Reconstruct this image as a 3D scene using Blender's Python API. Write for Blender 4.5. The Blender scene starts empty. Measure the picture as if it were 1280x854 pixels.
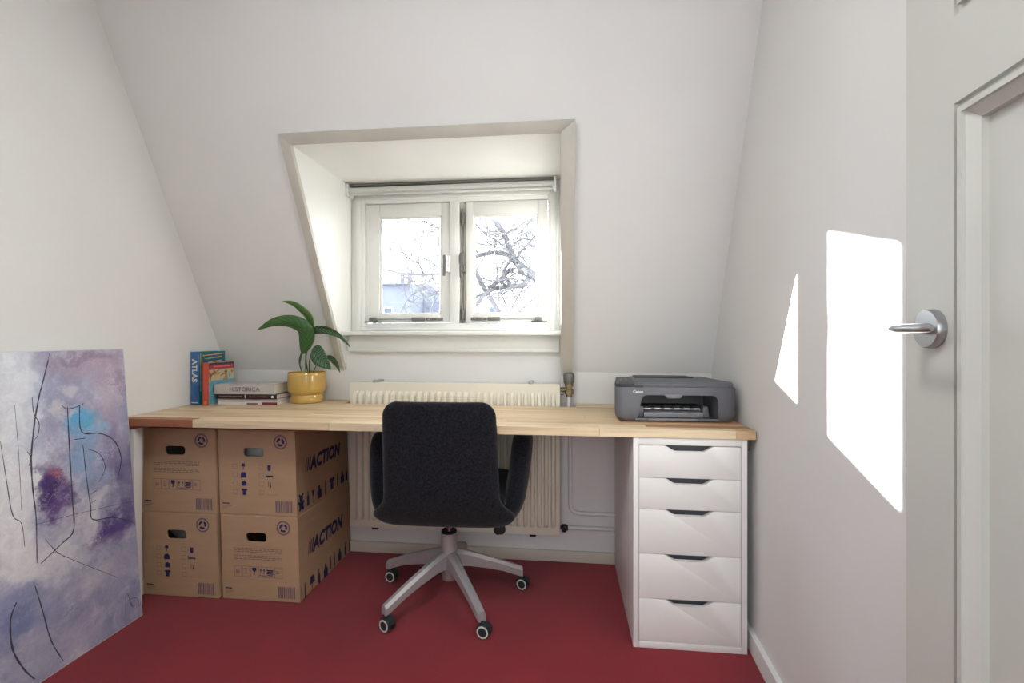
import bpy, bmesh, math, random
from mathutils import Vector, Matrix
from math import sin, cos, pi, sqrt, radians
random.seed(7)
S = bpy.context.scene
C = S.collection

# ------------------------------------------------------------------ camera
FPX, HY, CAMH = 595.0, 420.0, 1.038          # focal length in px (1280 wide), horizon row, eye height
YAW = math.atan(64 / FPX)
cd = bpy.data.cameras.new('camera'); cam = bpy.data.objects.new('camera', cd); C.objects.link(cam)
cam.location = (0, 0, CAMH); cam.rotation_euler = (pi / 2, 0, YAW)
cd.sensor_width = 36; cd.lens = FPX / 1280 * 36; cd.shift_y = -(427 - HY) / 1280
cd.clip_start = 0.01; cd.clip_end = 300
S.camera = cam

# ------------------------------------------------------------------ world, sun, exposure
W = bpy.data.worlds.new('sky'); S.world = W; W.use_nodes = True
wn = W.node_tree; bg = wn.nodes['Background']
bg.inputs[0].default_value = (0.86, 0.93, 1.0, 1); bg.inputs[1].default_value = 5.2
sl = bpy.data.lights.new('sun', 'SUN'); sl.energy = 48.0; sl.angle = radians(0.5); sl.color = (1, .975, .94)
sun = bpy.data.objects.new('sun', sl); C.objects.link(sun)
sun.rotation_euler = Vector((1.064, -1, -.302)).to_track_quat('-Z', 'Y').to_euler(); sun.location = (-9, 10, 6)
def area(name, loc, direction, sx, sy, power, color):
    l = bpy.data.lights.new(name, 'AREA'); l.shape = 'RECTANGLE'; l.size = sx; l.size_y = sy; l.energy = power; l.color = color
    o = bpy.data.objects.new(name, l); C.objects.link(o); o.location = loc
    o.rotation_euler = Vector(direction).to_track_quat('-Z', 'Y').to_euler(); return o
area('landing_fill_light', (0.0, -1.30, 1.25), (0, 1, 0), 1.0, 1.3, 9, (.94, 1, .985))  # added frontal fill from behind the camera, not a known window
area('overhead_fill_light', (-0.45, 0.35, 2.30), (0, 0, -1), .36, .36, 11, (.95, 1, .985))  # added overhead fill, goes with the made-up lamp
S.view_settings.view_transform = 'Standard'; S.view_settings.look = 'None'
S.view_settings.exposure = 0.30; S.view_settings.gamma = 1.0; S.view_settings.use_curve_mapping = False

# ------------------------------------------------------------------ helpers
def lin(c):
    f = lambda v: v / 12.92 if v <= .04045 else ((v + .055) / 1.055) ** 2.4
    return tuple(f(v / 255) for v in c)
MATS = {}
def mat(name, rgb, rough=.5, metal=0, var=0, vscale=8, bump=0, bscale=200, stretch=(1, 1, 1), spec=.5, coat=0, sheen=0):
    m = bpy.data.materials.new(name); m.use_nodes = True; MATS[name] = m
    nt = m.node_tree; p = nt.nodes['Principled BSDF']; c = lin(rgb)
    p.inputs['Base Color'].default_value = (*c, 1); p.inputs['Roughness'].default_value = rough; p.inputs['Metallic'].default_value = metal
    p.inputs['Specular IOR Level'].default_value = spec; p.inputs['Coat Weight'].default_value = coat; p.inputs['Sheen Weight'].default_value = sheen
    if var or bump:
        tc = nt.nodes.new('ShaderNodeTexCoord'); mp = nt.nodes.new('ShaderNodeMapping'); mp.inputs['Scale'].default_value = stretch
        nt.links.new(tc.outputs['Object'], mp.inputs[0])
    if var:
        n = nt.nodes.new('ShaderNodeTexNoise'); n.inputs['Scale'].default_value = vscale; n.inputs['Detail'].default_value = 6
        nt.links.new(mp.outputs[0], n.inputs['Vector'])
        r = nt.nodes.new('ShaderNodeValToRGB'); nt.links.new(n.outputs['Fac'], r.inputs[0])
        r.color_ramp.elements[0].position = .3; r.color_ramp.elements[1].position = .7
        r.color_ramp.elements[0].color = (*[max(0, v * (1 - var)) for v in c], 1); r.color_ramp.elements[1].color = (*[min(1, v * (1 + var)) for v in c], 1)
        nt.links.new(r.outputs[0], p.inputs['Base Color'])
    if bump:
        n2 = nt.nodes.new('ShaderNodeTexNoise'); n2.inputs['Scale'].default_value = bscale; n2.inputs['Detail'].default_value = 3
        nt.links.new(mp.outputs[0], n2.inputs['Vector'])
        b = nt.nodes.new('ShaderNodeBump'); b.inputs['Strength'].default_value = bump; b.inputs['Distance'].default_value = .004
        nt.links.new(n2.outputs['Fac'], b.inputs['Height']); nt.links.new(b.outputs[0], p.inputs['Normal'])
    return m
def glass_mat():
    m = bpy.data.materials.new('window_glass'); m.use_nodes = True; nt = m.node_tree
    for n in list(nt.nodes): nt.nodes.remove(n)
    o = nt.nodes.new('ShaderNodeOutputMaterial'); mx = nt.nodes.new('ShaderNodeMixShader'); t = nt.nodes.new('ShaderNodeBsdfTransparent')
    g = nt.nodes.new('ShaderNodeBsdfGlossy'); g.inputs['Roughness'].default_value = .02; fr = nt.nodes.new('ShaderNodeFresnel'); fr.inputs[0].default_value = 1.2
    t.inputs[0].default_value = (.97, .98, .98, 1)
    nt.links.new(fr.outputs[0], mx.inputs[0]); nt.links.new(t.outputs[0], mx.inputs[1]); nt.links.new(g.outputs[0], mx.inputs[2]); nt.links.new(mx.outputs[0], o.inputs[0])
    return m
def emit_mat(name, col, s):
    m = bpy.data.materials.new(name); m.use_nodes = True; p = m.node_tree.nodes['Principled BSDF']
    p.inputs['Base Color'].default_value = (*col, 1); p.inputs['Emission Color'].default_value = (*col, 1); p.inputs['Emission Strength'].default_value = s
    return m

MW = {}
def meta(o, label=None, cat=None, group=None, kind=None):
    if label: o['label'] = label
    if cat: o['category'] = cat
    if group: o['group'] = group
    if kind: o['kind'] = kind
    return o
def thing(name, label=None, cat=None, loc=(0, 0, 0), rotz=0, group=None, kind=None):
    o = bpy.data.objects.new(name, None); C.objects.link(o); o.empty_display_size = .05
    o.location = loc; o.rotation_euler = (0, 0, rotz)
    MW[o] = Matrix.Translation(loc) @ Matrix.Rotation(rotz, 4, 'Z')
    return meta(o, label, cat, group, kind)
def link(name, me, m, parent=None, world=False, smooth=False):
    """one mesh object; world=True: the vertices are world coordinates"""
    if m: me.materials.clear(); me.materials.append(m)
    if smooth:
        for p in me.polygons: p.use_smooth = True
        if smooth != True: me.set_sharp_from_angle(angle=radians(smooth))
    o = bpy.data.objects.new(name, me); C.objects.link(o)
    if parent:
        o.parent = parent; MW[o] = MW[parent]
        if world: me.transform(MW[parent].inverted())
    else:
        vs = me.vertices
        lo = Vector([min(v.co[i] for v in vs) for i in range(3)]); hi = Vector([max(v.co[i] for v in vs) for i in range(3)])
        b = Vector(((lo.x + hi.x) / 2, (lo.y + hi.y) / 2, lo.z))
        me.transform(Matrix.Translation(-b)); o.location = b; MW[o] = Matrix.Translation(b)
    return o
def bm_mesh(name, bm):
    bmesh.ops.recalc_face_normals(bm, faces=bm.faces[:])
    me = bpy.data.meshes.new(name); bm.to_mesh(me); bm.free(); return me
def add_box(bm, x0, x1, y0, y1, z0, z1, bev=0, seg=2):
    r = bmesh.ops.create_cube(bm, size=1)
    for v in r['verts']:
        v.co = Vector(((x0 + x1) / 2 + v.co.x * (x1 - x0), (y0 + y1) / 2 + v.co.y * (y1 - y0), (z0 + z1) / 2 + v.co.z * (z1 - z0)))
    if bev:
        es = {e for v in r['verts'] for e in v.link_edges}
        bmesh.ops.bevel(bm, geom=list(es), offset=bev, segments=seg, affect='EDGES', profile=.5)
def box(name, x0, x1, y0, y1, z0, z1, m, parent=None, bev=0, seg=2, world=False):
    bm = bmesh.new(); add_box(bm, x0, x1, y0, y1, z0, z1, bev, seg)
    return link(name, bm_mesh(name, bm), m, parent, world, 35 if bev else False)
def boxes(name, lst, m, parent=None, bev=0, world=False):
    bm = bmesh.new()
    for b in lst: add_box(bm, *b, bev=bev)
    return link(name, bm_mesh(name, bm), m, parent, world, 35 if bev else False)
def raw(name, verts, faces, m, parent=None, world=False, smooth=False, fix=True):
    bm = bmesh.new(); vs = [bm.verts.new(v) for v in verts]
    for f in faces:
        try: bm.faces.new([vs[i] for i in f])
        except ValueError: pass
    if fix: return link(name, bm_mesh(name, bm), m, parent, world, smooth)
    me = bpy.data.meshes.new(name); bm.to_mesh(me); bm.free(); return link(name, me, m, parent, world, smooth)
def prism(name, poly, fn, d0, d1, m, parent=None, world=False, bev=0, smooth=False):
    """poly (a,b) extruded from d0 to d1; fn(a,b,d)->xyz"""
    bm = bmesh.new(); n = len(poly)
    A = [bm.verts.new(fn(a, b, d0)) for a, b in poly]; B = [bm.verts.new(fn(a, b, d1)) for a, b in poly]
    bm.faces.new(A); bm.faces.new(B[::-1])
    for i in range(n): bm.faces.new((A[i], B[i], B[(i + 1) % n], A[(i + 1) % n]))
    if bev: bmesh.ops.bevel(bm, geom=bm.edges[:], offset=bev, segments=2, affect='EDGES', profile=.5)
    return link(name, bm_mesh(name, bm), m, parent, world, 35 if bev else smooth)
XY = lambda a, b, d: (a, b, d)
XZ = lambda a, b, d: (a, d, b)
YZ = lambda a, b, d: (d, a, b)
def add_tube(bm, pts, rad, seg=8, cap=True):
    pts = [Vector(p) for p in pts]; n = len(pts)
    if not hasattr(rad, '__len__'): rad = [rad] * n
    rings = []; up = None
    for i in range(n):
        t = (pts[min(i + 1, n - 1)] - pts[max(i - 1, 0)]).normalized()
        if up is None:
            up = t.orthogonal().normalized()
        else:
            up = (up - t * up.dot(t)).normalized()
        s = t.cross(up)
        rings.append([bm.verts.new(pts[i] + (up * cos(2 * pi * k / seg) + s * sin(2 * pi * k / seg)) * rad[i]) for k in range(seg)])
    for i in range(n - 1):
        for k in range(seg):
            bm.faces.new((rings[i][k], rings[i][(k + 1) % seg], rings[i + 1][(k + 1) % seg], rings[i + 1][k]))
    if cap: bm.faces.new(rings[0][::-1]); bm.faces.new(rings[-1])
def tube(name, pts, rad, m, parent=None, seg=10, world=False, cap=True):
    bm = bmesh.new(); add_tube(bm, pts, rad, seg, cap)
    return link(name, bm_mesh(name, bm), m, parent, world, 50)
def smooth_path(pts, n=6):
    P = [Vector(p) for p in pts]; out = []
    for i in range(len(P) - 1):
        a, b, c, d = P[max(i - 1, 0)], P[i], P[i + 1], P[min(i + 2, len(P) - 1)]
        for k in range(n):
            t = k / n
            out.append(.5 * ((2 * b) + (c - a) * t + (2 * a - 5 * b + 4 * c - d) * t * t + (3 * b - a - 3 * c + d) * t ** 3))
    return out + [P[-1]]
def lathe(name, prof, m, parent=None, seg=32, at=(0, 0, 0), axis='Z', world=False, smooth=40):
    bm = bmesh.new(); rings = []
    R = {'Z': Matrix.Identity(3)}.get(axis) if isinstance(axis, str) else Vector((0, 0, 1)).rotation_difference(Vector(axis)).to_matrix()
    for r, z in prof:
        if r < 1e-6: rings.append([bm.verts.new(R @ Vector((0, 0, z)) + Vector(at))])
        else: rings.append([bm.verts.new(R @ Vector((r * cos(2 * pi * k / seg), r * sin(2 * pi * k / seg), z)) + Vector(at)) for k in range(seg)])
    for A, B in zip(rings, rings[1:]):
        for k in range(seg):
            k2 = (k + 1) % seg
            if len(A) == 1 and len(B) == 1: continue
            if len(A) == 1: bm.faces.new((A[0], B[k], B[k2]))
            elif len(B) == 1: bm.faces.new((A[k], A[k2], B[0]))
            else: bm.faces.new((A[k], A[k2], B[k2], B[k]))
    return link(name, bm_mesh(name, bm), m, parent, world, smooth)
def pillow(name, f, th, m, parent=None, nu=24, nv=24, world=False):
    """closed cushion: mid-surface f(u,v), half thickness th(u,v) falling to 0 at the border; u,v in [-1,1]"""
    e = 1e-3; bm = bmesh.new(); F = {}; B = {}
    for i in range(nu + 1):
        for j in range(nv + 1):
            u = -cos(pi * i / nu); v = -cos(pi * j / nv)
            p = Vector(f(u, v)); 
            uu = min(max(u, -1 + e), 1 - e); vv = min(max(v, -1 + e), 1 - e)
            n = (Vector(f(uu + e, vv)) - Vector(f(uu - e, vv))).cross(Vector(f(uu, vv + e)) - Vector(f(uu, vv - e)))
            n = n.normalized() if n.length > 1e-12 else Vector((0, 0, 1))
            if i in (0, nu) or j in (0, nv): F[i, j] = B[i, j] = bm.verts.new(p)
            else:
                t = th(u, v); F[i, j] = bm.verts.new(p + n * t); B[i, j] = bm.verts.new(p - n * t)
    for i in range(nu):
        for j in range(nv):
            for G in (F, B):
                vs = []
                for q in ((i, j), (i + 1, j), (i + 1, j + 1), (i, j + 1)):
                    if G[q] not in vs: vs.append(G[q])
                try: bm.faces.new(vs)
                except ValueError: pass
    return link(name, bm_mesh(name, bm), m, parent, world, True)
def loft(name, secs, m, parent=None, world=False, smooth=35):
    bm = bmesh.new(); R = [[bm.verts.new(p) for p in s] for s in secs]; n = len(R[0])
    for A, B in zip(R, R[1:]):
        for k in range(n): bm.faces.new((A[k], A[(k + 1) % n], B[(k + 1) % n], B[k]))
    bm.faces.new(R[0][::-1]); bm.faces.new(R[-1])
    return link(name, bm_mesh(name, bm), m, parent, world, smooth)
def rrect(x0, x1, y0, y1, r, seg=5):
    rs = r if hasattr(r, '__len__') else (r,) * 4
    out = []
    for (cx, cy, a0), q in zip(((x0, y0, pi), (x1, y0, 1.5 * pi), (x1, y1, 0), (x0, y1, .5 * pi)), rs):
        ccx = cx + (q if cx == x0 else -q); ccy = cy + (q if cy == y0 else -q)
        for k in range(seg + 1):
            a = a0 + pi / 2 * k / seg; out.append((ccx + q * cos(a), ccy + q * sin(a)))
    return out
def boolean(o, cutters):
    for c in cutters:
        md = o.modifiers.new('cut', 'BOOLEAN'); md.object = c; md.operation = 'DIFFERENCE'; md.solver = 'EXACT'
    bpy.context.view_layer.update()
    dg = bpy.context.evaluated_depsgraph_get(); me = bpy.data.meshes.new_from_object(o.evaluated_get(dg))
    o.modifiers.clear(); old = o.data; o.data = me; bpy.data.meshes.remove(old)
    for c in cutters: bpy.data.objects.remove(c, do_unlink=True)
def text_geo(s, size, shear=0, space=1.0, bold=0):
    cu = bpy.data.curves.new('t', 'FONT'); cu.body = s; cu.size = size; cu.shear = shear; cu.space_character = space; cu.offset = bold; cu.resolution_u = 3
    o = bpy.data.objects.new('t', cu); C.objects.link(o); bpy.context.view_layer.update()
    me = bpy.data.meshes.new_from_object(o.evaluated_get(bpy.context.evaluated_depsgraph_get()))
    v = [tuple(q.co) for q in me.vertices]; f = [tuple(p.vertices) for p in me.polygons]
    bpy.data.objects.remove(o, do_unlink=True); bpy.data.curves.remove(cu); bpy.data.meshes.remove(me)
    return v, f
def flat(name, polys, fn, m, parent, texts=(), world=False):
    """flat print: polygons and text in (a,b) placed by fn(a,b)->xyz. texts: (string,size,a,b,opts,scale_a,scale_b,angle)"""
    V = []; F = []
    for p in polys:
        F.append(tuple(range(len(V), len(V) + len(p)))); V += [fn(a, b) for a, b in p]
    for t in texts:
        s, size, a, b = t[:4]; o = t[4] if len(t) > 4 else {}
        sa, sb, ang = o.pop('sa', 1), o.pop('sb', 1), o.pop('ang', 0)
        v, f = text_geo(s, size, **o)
        if o is not None: o.update(sa=sa, sb=sb, ang=ang)
        F += [tuple(i + len(V) for i in q) for q in f]
        V += [fn(a + (x * sa) * cos(ang) - (y * sb) * sin(ang), b + (x * sa) * sin(ang) + (y * sb) * cos(ang)) for x, y, z in v]
    return raw(name, V, F, m, parent, world, fix=False)
def circ(cx, cy, r, n=16, a0=0, a1=2 * pi):
    return [(cx + r * cos(a0 + (a1 - a0) * k / n), cy + r * sin(a0 + (a1 - a0) * k / n)) for k in range(n + (0 if a1 - a0 > 6.28 else 1))]
def ring(cx, cy, r0, r1, n=24, a0=0, a1=2 * pi):
    out = []
    for k in range(n):
        a = a0 + (a1 - a0) * k / n; b = a0 + (a1 - a0) * (k + 1) / n
        out.append([(cx + r0 * cos(a), cy + r0 * sin(a)), (cx + r1 * cos(a), cy + r1 * sin(a)), (cx + r1 * cos(b), cy + r1 * sin(b)), (cx + r0 * cos(b), cy + r0 * sin(b))])
    return out
def rc(x0, x1, y0, y1): return [(x0, y0), (x1, y0), (x1, y1), (x0, y1)]
def frame_rc(x0, x1, y0, y1, t): return [rc(x0, x1, y0, y0 + t), rc(x0, x1, y1 - t, y1), rc(x0, x0 + t, y0 + t, y1 - t), rc(x1 - t, x1, y0 + t, y1 - t)]
_c, _s = cos(YAW), sin(YAW)
def at(px, py, Y):
    """survey helper: the world point at depth Y on the sight line of a photograph pixel"""
    u = (px - 640) / FPX; v = (HY - py) / FPX; d = Y / (u * _s + _c)
    return Vector(((u * _c - _s) * d, Y, CAMH + v * d))

# ------------------------------------------------------------------ materials
m_wall = mat('white_wall_paint', (231, 230, 229), .9, var=.015, vscale=3, bump=.05, bscale=60, spec=.2)
m_slope = m_wall
m_cream = mat('cream_gloss_paint', (231, 231, 227), .4, var=.02, vscale=5)
m_trim = mat('aged_cream_paint', (196, 192, 182), .5, var=.05, vscale=9)
m_base = mat('baseboard_paint', (212, 205, 192), .5, var=.04, vscale=6)
m_door = mat('door_paint', (205, 205, 200), .45, var=.015, vscale=4)
m_rad = mat('radiator_enamel', (224, 218, 203), .4, var=.02, vscale=6)
m_white = mat('white_laminate', (238, 237, 235), .4, var=.008, vscale=5)
m_carpet = mat('red_carpet', (140, 34, 46), 1, var=.10, vscale=4, bump=.5, bscale=700, spec=.05, sheen=.2)
m_dark = mat('black_gap', (22, 21, 21), .8, var=.02)
m_steel = mat('brushed_steel', (170, 170, 172), .35, .9, var=.03, vscale=30)
m_iron = mat('grey_ironmongery', (120, 118, 114), .45, .5, var=.06, vscale=40)
m_glass = glass_mat()
m_blind = mat('blind_fabric', (208, 207, 204), .7, var=.01)
m_card = mat('brown_cardboard', (184, 153, 122), .85, var=.045, vscale=9, bump=.06, bscale=90, stretch=(1, 1, 4))
m_ink = mat('navy_print', (38, 36, 92), .7, var=.04, vscale=60)
m_inkl = mat('faded_print', (120, 96, 106), .8, var=.08, vscale=90)
m_inkg = mat('grey_print', (138, 110, 95), .8, var=.08, vscale=90)
m_inkside = mat('side_print', (30, 36, 84), .6, var=.05, vscale=40)
m_fabric = mat('charcoal_wool', (25, 25, 31), .95, var=.75, vscale=150, bump=.3, bscale=400, spec=.12, sheen=.15)
m_alu = mat('silver_lacquer', (176, 172, 174), .4, .35, var=.02, vscale=20)
m_rubber = mat('dark_rubber', (38, 46, 46), .55, var=.06, vscale=30)
m_ringm = mat('light_tyre', (206, 206, 200), .55, var=.03, vscale=40)
m_blackp = mat('black_plastic', (24, 24, 27), .45, var=.05, vscale=40)
m_chrome = mat('chrome', (190, 180, 180), .15, 1, var=.02)
m_prn = mat('printer_grey', (98, 99, 106), .5, var=.04, vscale=60, bump=.04, bscale=900)
m_prn2 = mat('printer_dark', (56, 57, 62), .5, var=.05, vscale=60)
m_prn3 = mat('printer_light', (120, 121, 127), .45, var=.03, vscale=50)
m_drin = mat('drawer_inner_shade', (96, 97, 104), .7, var=.04)  # grey stands in for the shade inside the grip notches
m_pot = mat('ochre_glaze', (198, 161, 84), .16, var=.06, vscale=14, coat=.5)
m_soil = mat('potting_soil', (84, 92, 40), .95, var=.3, vscale=80, bump=.6, bscale=150)
m_stem = mat('leaf_stem', (70, 96, 46), .5, var=.12, vscale=40)
m_page = mat('book_pages', (226, 220, 208), .9, var=.06, vscale=60, stretch=(1, 1, 40))
m_brass = mat('aged_brass', (126, 112, 84), .4, .7, var=.15, vscale=60)
m_canvas_edge = mat('raw_canvas', (222, 220, 218), .8, var=.03, vscale=30)
m_stroke = mat('charcoal_line', (74, 76, 94), .8, var=.25, vscale=40)
m_bark = mat('tree_bark', (104, 102, 104), .9, var=.15, vscale=6, bump=.4, bscale=20)
m_housew = mat('far_render', (122, 126, 142), .9, var=.08, vscale=1.5)
m_rooft = mat('far_roof_tiles', (114, 118, 132), .85, var=.15, vscale=3, bump=.4, bscale=14)
m_farwin = mat('far_window_pane', (80, 86, 104), .3, var=.1)

def wood(name, rgb, dark=.78):
    m = mat(name, rgb, .45); nt = m.node_tree; p = nt.nodes['Principled BSDF']; c = lin(rgb)
    tc = nt.nodes.new('ShaderNodeTexCoord'); oi = nt.nodes.new('ShaderNodeObjectInfo'); mp = nt.nodes.new('ShaderNodeMapping')
    mp.inputs['Scale'].default_value = (2.2, 34, 34)
    ad = nt.nodes.new('ShaderNodeVectorMath'); ad.operation = 'ADD'; sc = nt.nodes.new('ShaderNodeVectorMath'); sc.operation = 'SCALE'; sc.inputs['Scale'].default_value = 37.
    nt.links.new(oi.outputs['Location'], sc.inputs[0]); nt.links.new(tc.outputs['Object'], ad.inputs[0]); nt.links.new(sc.outputs[0], ad.inputs[1])
    nt.links.new(ad.outputs[0], mp.inputs[0]); n = nt.nodes.new('ShaderNodeTexNoise'); n.inputs['Scale'].default_value = 1.6; n.inputs['Detail'].default_value = 7; n.inputs['Distortion'].default_value = .6
    nt.links.new(mp.outputs[0], n.inputs['Vector']); r = nt.nodes.new('ShaderNodeValToRGB'); nt.links.new(n.outputs['Fac'], r.inputs[0])
    r.color_ramp.elements[0].position = .32; r.color_ramp.elements[1].position = .62
    r.color_ramp.elements[0].color = (c[0] * dark, c[1] * dark * .95, c[2] * dark * .9, 1); r.color_ramp.elements[1].color = (*c, 1)
    nt.links.new(r.outputs[0], p.inputs['Base Color']); return m
WOODS = [wood('beech_pale', (228, 205, 170)), wood('beech_honey', (222, 196, 158)), wood('beech_sand', (224, 199, 165)), wood('beech_straw', (232, 212, 180)), wood('beech_tan', (214, 183, 144))]
m_wbrown = wood('beech_heart_brown', (158, 100, 68)); m_wred = wood('beech_red_tan', (188, 136, 98))

# ------------------------------------------------------------------ the room shell
ZK = .87; SL = .53                                  # knee-wall height, slope dY/dz
def ys(z): return 2.21 - SL * (z - ZK)
def xl(z): return -1.672 + .025 * (z - .7)          # left wall leans a little
def xr(y): return .624 + .057 * (y - 1.6)           # right wall is a little out of square
ZC = 2.42
def struct(o, label, cat='wall'): return meta(o, label, cat, kind='structure')
struct(box('floor', -1.95, .95, -1.5, 2.32, -.08, 0, m_carpet), 'dark red wall to wall carpet on the attic room floor', 'floor')
struct(box('ceiling', -1.95, .95, -.13, 1.75, ZC, ZC + .08, m_wall), 'flat white ceiling above the sloped wall', 'ceiling')
def slab(name, quad, thick, m):
    q = [Vector(p) for p in quad]; t = Vector(thick); return raw(name, q + [p + t for p in q], [(0, 1, 2, 3), (7, 6, 5, 4), (0, 4, 5, 1), (1, 5, 6, 2), (2, 6, 7, 3), (3, 7, 4, 0)], m)
struct(slab('wall_left', [(xl(0), -.13, 0), (xl(0), 2.32, 0), (xl(ZC), 2.32, ZC), (xl(ZC), -.13, ZC)], (-.15, 0, 0), m_wall), 'plain white side wall behind the abstract painting')
struct(slab('wall_right', [(xr(-.13), -.13, 0), (xr(2.32), 2.32, 0), (xr(2.32), 2.32, ZC), (xr(-.13), -.13, ZC)], (.15, 0, 0), m_wall), 'plain white side wall with a patch of sunlight')
XDL, XDR, ZDT = -1.043, -.004, 1.776                # dormer cheeks and ceiling
struct(boxes('wall_back', [(-1.8, .8, 2.21, 2.32, 0, ZK), (XDL - .02, XDR + .02, 2.2101, 2.32, ZK - .001, 1.0465)], m_wall), 'low white knee wall behind the desk and radiator')
bm = bmesh.new()
for x0, x1, z0, z1 in ((-1.8, XDL - .012, ZK, 2.5), (XDR + .012, .8, ZK, 2.5), (XDL - .012, XDR + .012, ZDT + .012, 2.5)):
    vs = [bm.verts.new((x, ys(z) + dy, z + dz)) for dy, dz in ((0, 0), (.10, .0)) for x, z in ((x0, z0), (x1, z0), (x1, z1), (x0, z1))]
    for f in ((0, 1, 2, 3), (7, 6, 5, 4), (0, 4, 5, 1), (1, 5, 6, 2), (2, 6, 7, 3), (3, 7, 4, 0)): bm.faces.new([vs[i] for i in f])
struct(link('wall_slope', bm_mesh('wall_slope', bm), m_slope), 'steep white sloped wall around the dormer window')
cheek = [(ys(ZK) + .003, ZK), (2.42, ZK), (2.42, ZDT + .05), (ys(ZDT + .05) + .003, ZDT + .05)]
struct(prism('wall_dormer_left', cheek, YZ, XDL - .06, XDL, m_cream), 'cream dormer cheek beside the left casement')
struct(prism('wall_dormer_right', cheek, YZ, XDR, XDR + .06, m_cream), 'narrow cream dormer cheek next to the blind cord')
struct(prism('ceiling_dormer', [(ys(ZDT) + .003, ZDT), (2.42, ZDT), (2.42, ZDT + .06), (ys(ZDT + .06), ZDT + .06)], YZ, XDL - .002, XDR + .002, m_cream), 'cream dormer ceiling above the roller blind', 'ceiling')
# doorway wall behind the camera, and the landing beyond
DX0, DX1, DZ = -.37, .50, 2.07
struct(boxes('wall_front', [(-1.95, DX0, -.13, -.03, 0, ZC), (DX1, .95, -.13, -.03, 0, ZC), (DX0, DX1, -.13, -.03, DZ, ZC)], m_wall), 'white wall with the open doorway facing the window')
struct(boxes('wall_landing', [(-1.1, -1.0, -1.5, -.13, 0, ZC), (1.0, 1.1, -1.5, -.13, 0, ZC), (-1.1, 1.1, -1.6, -1.5, 0, ZC)], m_wall), 'white landing walls outside the doorway')
struct(box('ceiling_landing', -1.1, 1.1, -1.6, -.13, ZC, ZC + .08, m_wall), 'white ceiling of the landing', 'ceiling')
t = thing('fill_window', 'added landing window outside the doorway, glowing as fill light', 'window', (0, -1.46, .55), kind='structure')  # made-up unseen window, gives the landing fill light a source
boxes('frame', [(-.58, -.51, -.04, .05, 0, 1.4), (.51, .58, -.04, .05, 0, 1.4), (-.51, .51, -.04, .05, 0, .05), (-.51, .51, -.04, .05, 1.35, 1.4)], m_cream, t)
box('pane', -.51, .51, 0, .006, .05, 1.35, emit_mat('fill_pane', (.9, .95, 1), 1.5), t)  # glowing pane added to brighten the room from the doorway
# baseboards
struct(box('baseboard_back', xl(0) + .002, .64, 2.195, 2.21, 0, .05, m_base, bev=.003), 'low cream baseboard under the radiator', 'baseboard')
o = prism('baseboard_right', [(xr(.86) - .016, .86), (xr(2.19) - .016, 2.19), (xr(2.19), 2.19), (xr(.86), .86)], XY, 0, .062, m_wall); struct(o, 'white baseboard along the sunlit side wall', 'baseboard')
o = box('baseboard_left', xl(0), xl(0) + .014, .0, 2.19, 0, .06, m_base); struct(o, 'cream baseboard behind the painting and boxes', 'baseboard')

# dormer trim boards lying on the slope
nrm = Vector((0, -1, -SL)).normalized()
def on_slope(x, z, d): p = Vector((x, ys(z), z)) + nrm * d; return p
TXL0, TXL1, TXR0, TXR1, TZ0, TZ1 = -1.076, -1.036, -.010, .043, 1.774, 1.812
def trim(name, poly, label, d1=.016):
    o = prism(name, poly, on_slope, -.004, d1, m_trim, bev=.002); struct(o, label, 'trim')
trim('trim_1', [(TXL0 - .004, .89), (TXL1 - .012, .89), (TXL1, TZ0), (TXL0, TZ1)], 'greyish cream trim board on the sloping edge next to the plant')
trim('trim_2', [(TXL0, TZ1), (TXL1, TZ0), (TXR0, TZ0), (TXR1, TZ1)], 'greyish cream trim board across the top of the dormer')
trim('trim_3', [(TXR0, .872), (TXR1, .872), (TXR1, TZ1), (TXR0, TZ0)], 'greyish cream trim board above the radiator valve', .038)

# ------------------------------------------------------------------ window
win = thing('window_1', 'cream painted double casement window in the dormer', 'window', (-.52, 2.27, 1.04), kind='structure')
FY = 2.262
boxes('frame', [(XDL, -.9746, FY, 2.36, 1.045, ZDT), (-.0719, XDR, FY, 2.36, 1.045, ZDT), (-.9746, -.0719, FY, 2.36, 1.69, ZDT), (-.9746, -.0719, FY, 2.36, 1.04, 1.100)], m_cream, win, bev=.003, world=True)
boxes('frame_moulding', [(-1.020, -.992, FY - .010, FY, 1.062, 1.735), (-.062, -.034, FY - .010, FY, 1.062, 1.735), (-.992, -.062, FY - .010, FY, 1.708, 1.735), (-.992, -.062, FY - .010, FY, 1.062, 1.082)], m_cream, win, bev=.003, world=True)
box('mullion', -.5483, -.498, FY - .004, 2.36, 1.1, 1.69, m_cream, win, bev=.003, world=True)
box('hinge_gap', -.498, -.4704, FY + .016, FY + .03, 1.1, 1.69, m_trim, win, world=True)
box('sill', XDL + .002, XDR - .002, 2.145, 2.268, 1.040, 1.0605, m_cream, win, bev=.005, world=True)
box('apron', -1.020, -.018, 2.188, 2.2098, .974, 1.041, m_cream, win, bev=.002, world=True)
box('apron_bead', -1.020, -.018, 2.182, 2.2098, .962, .976, m_cream, win, bev=.003, world=True)
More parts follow.
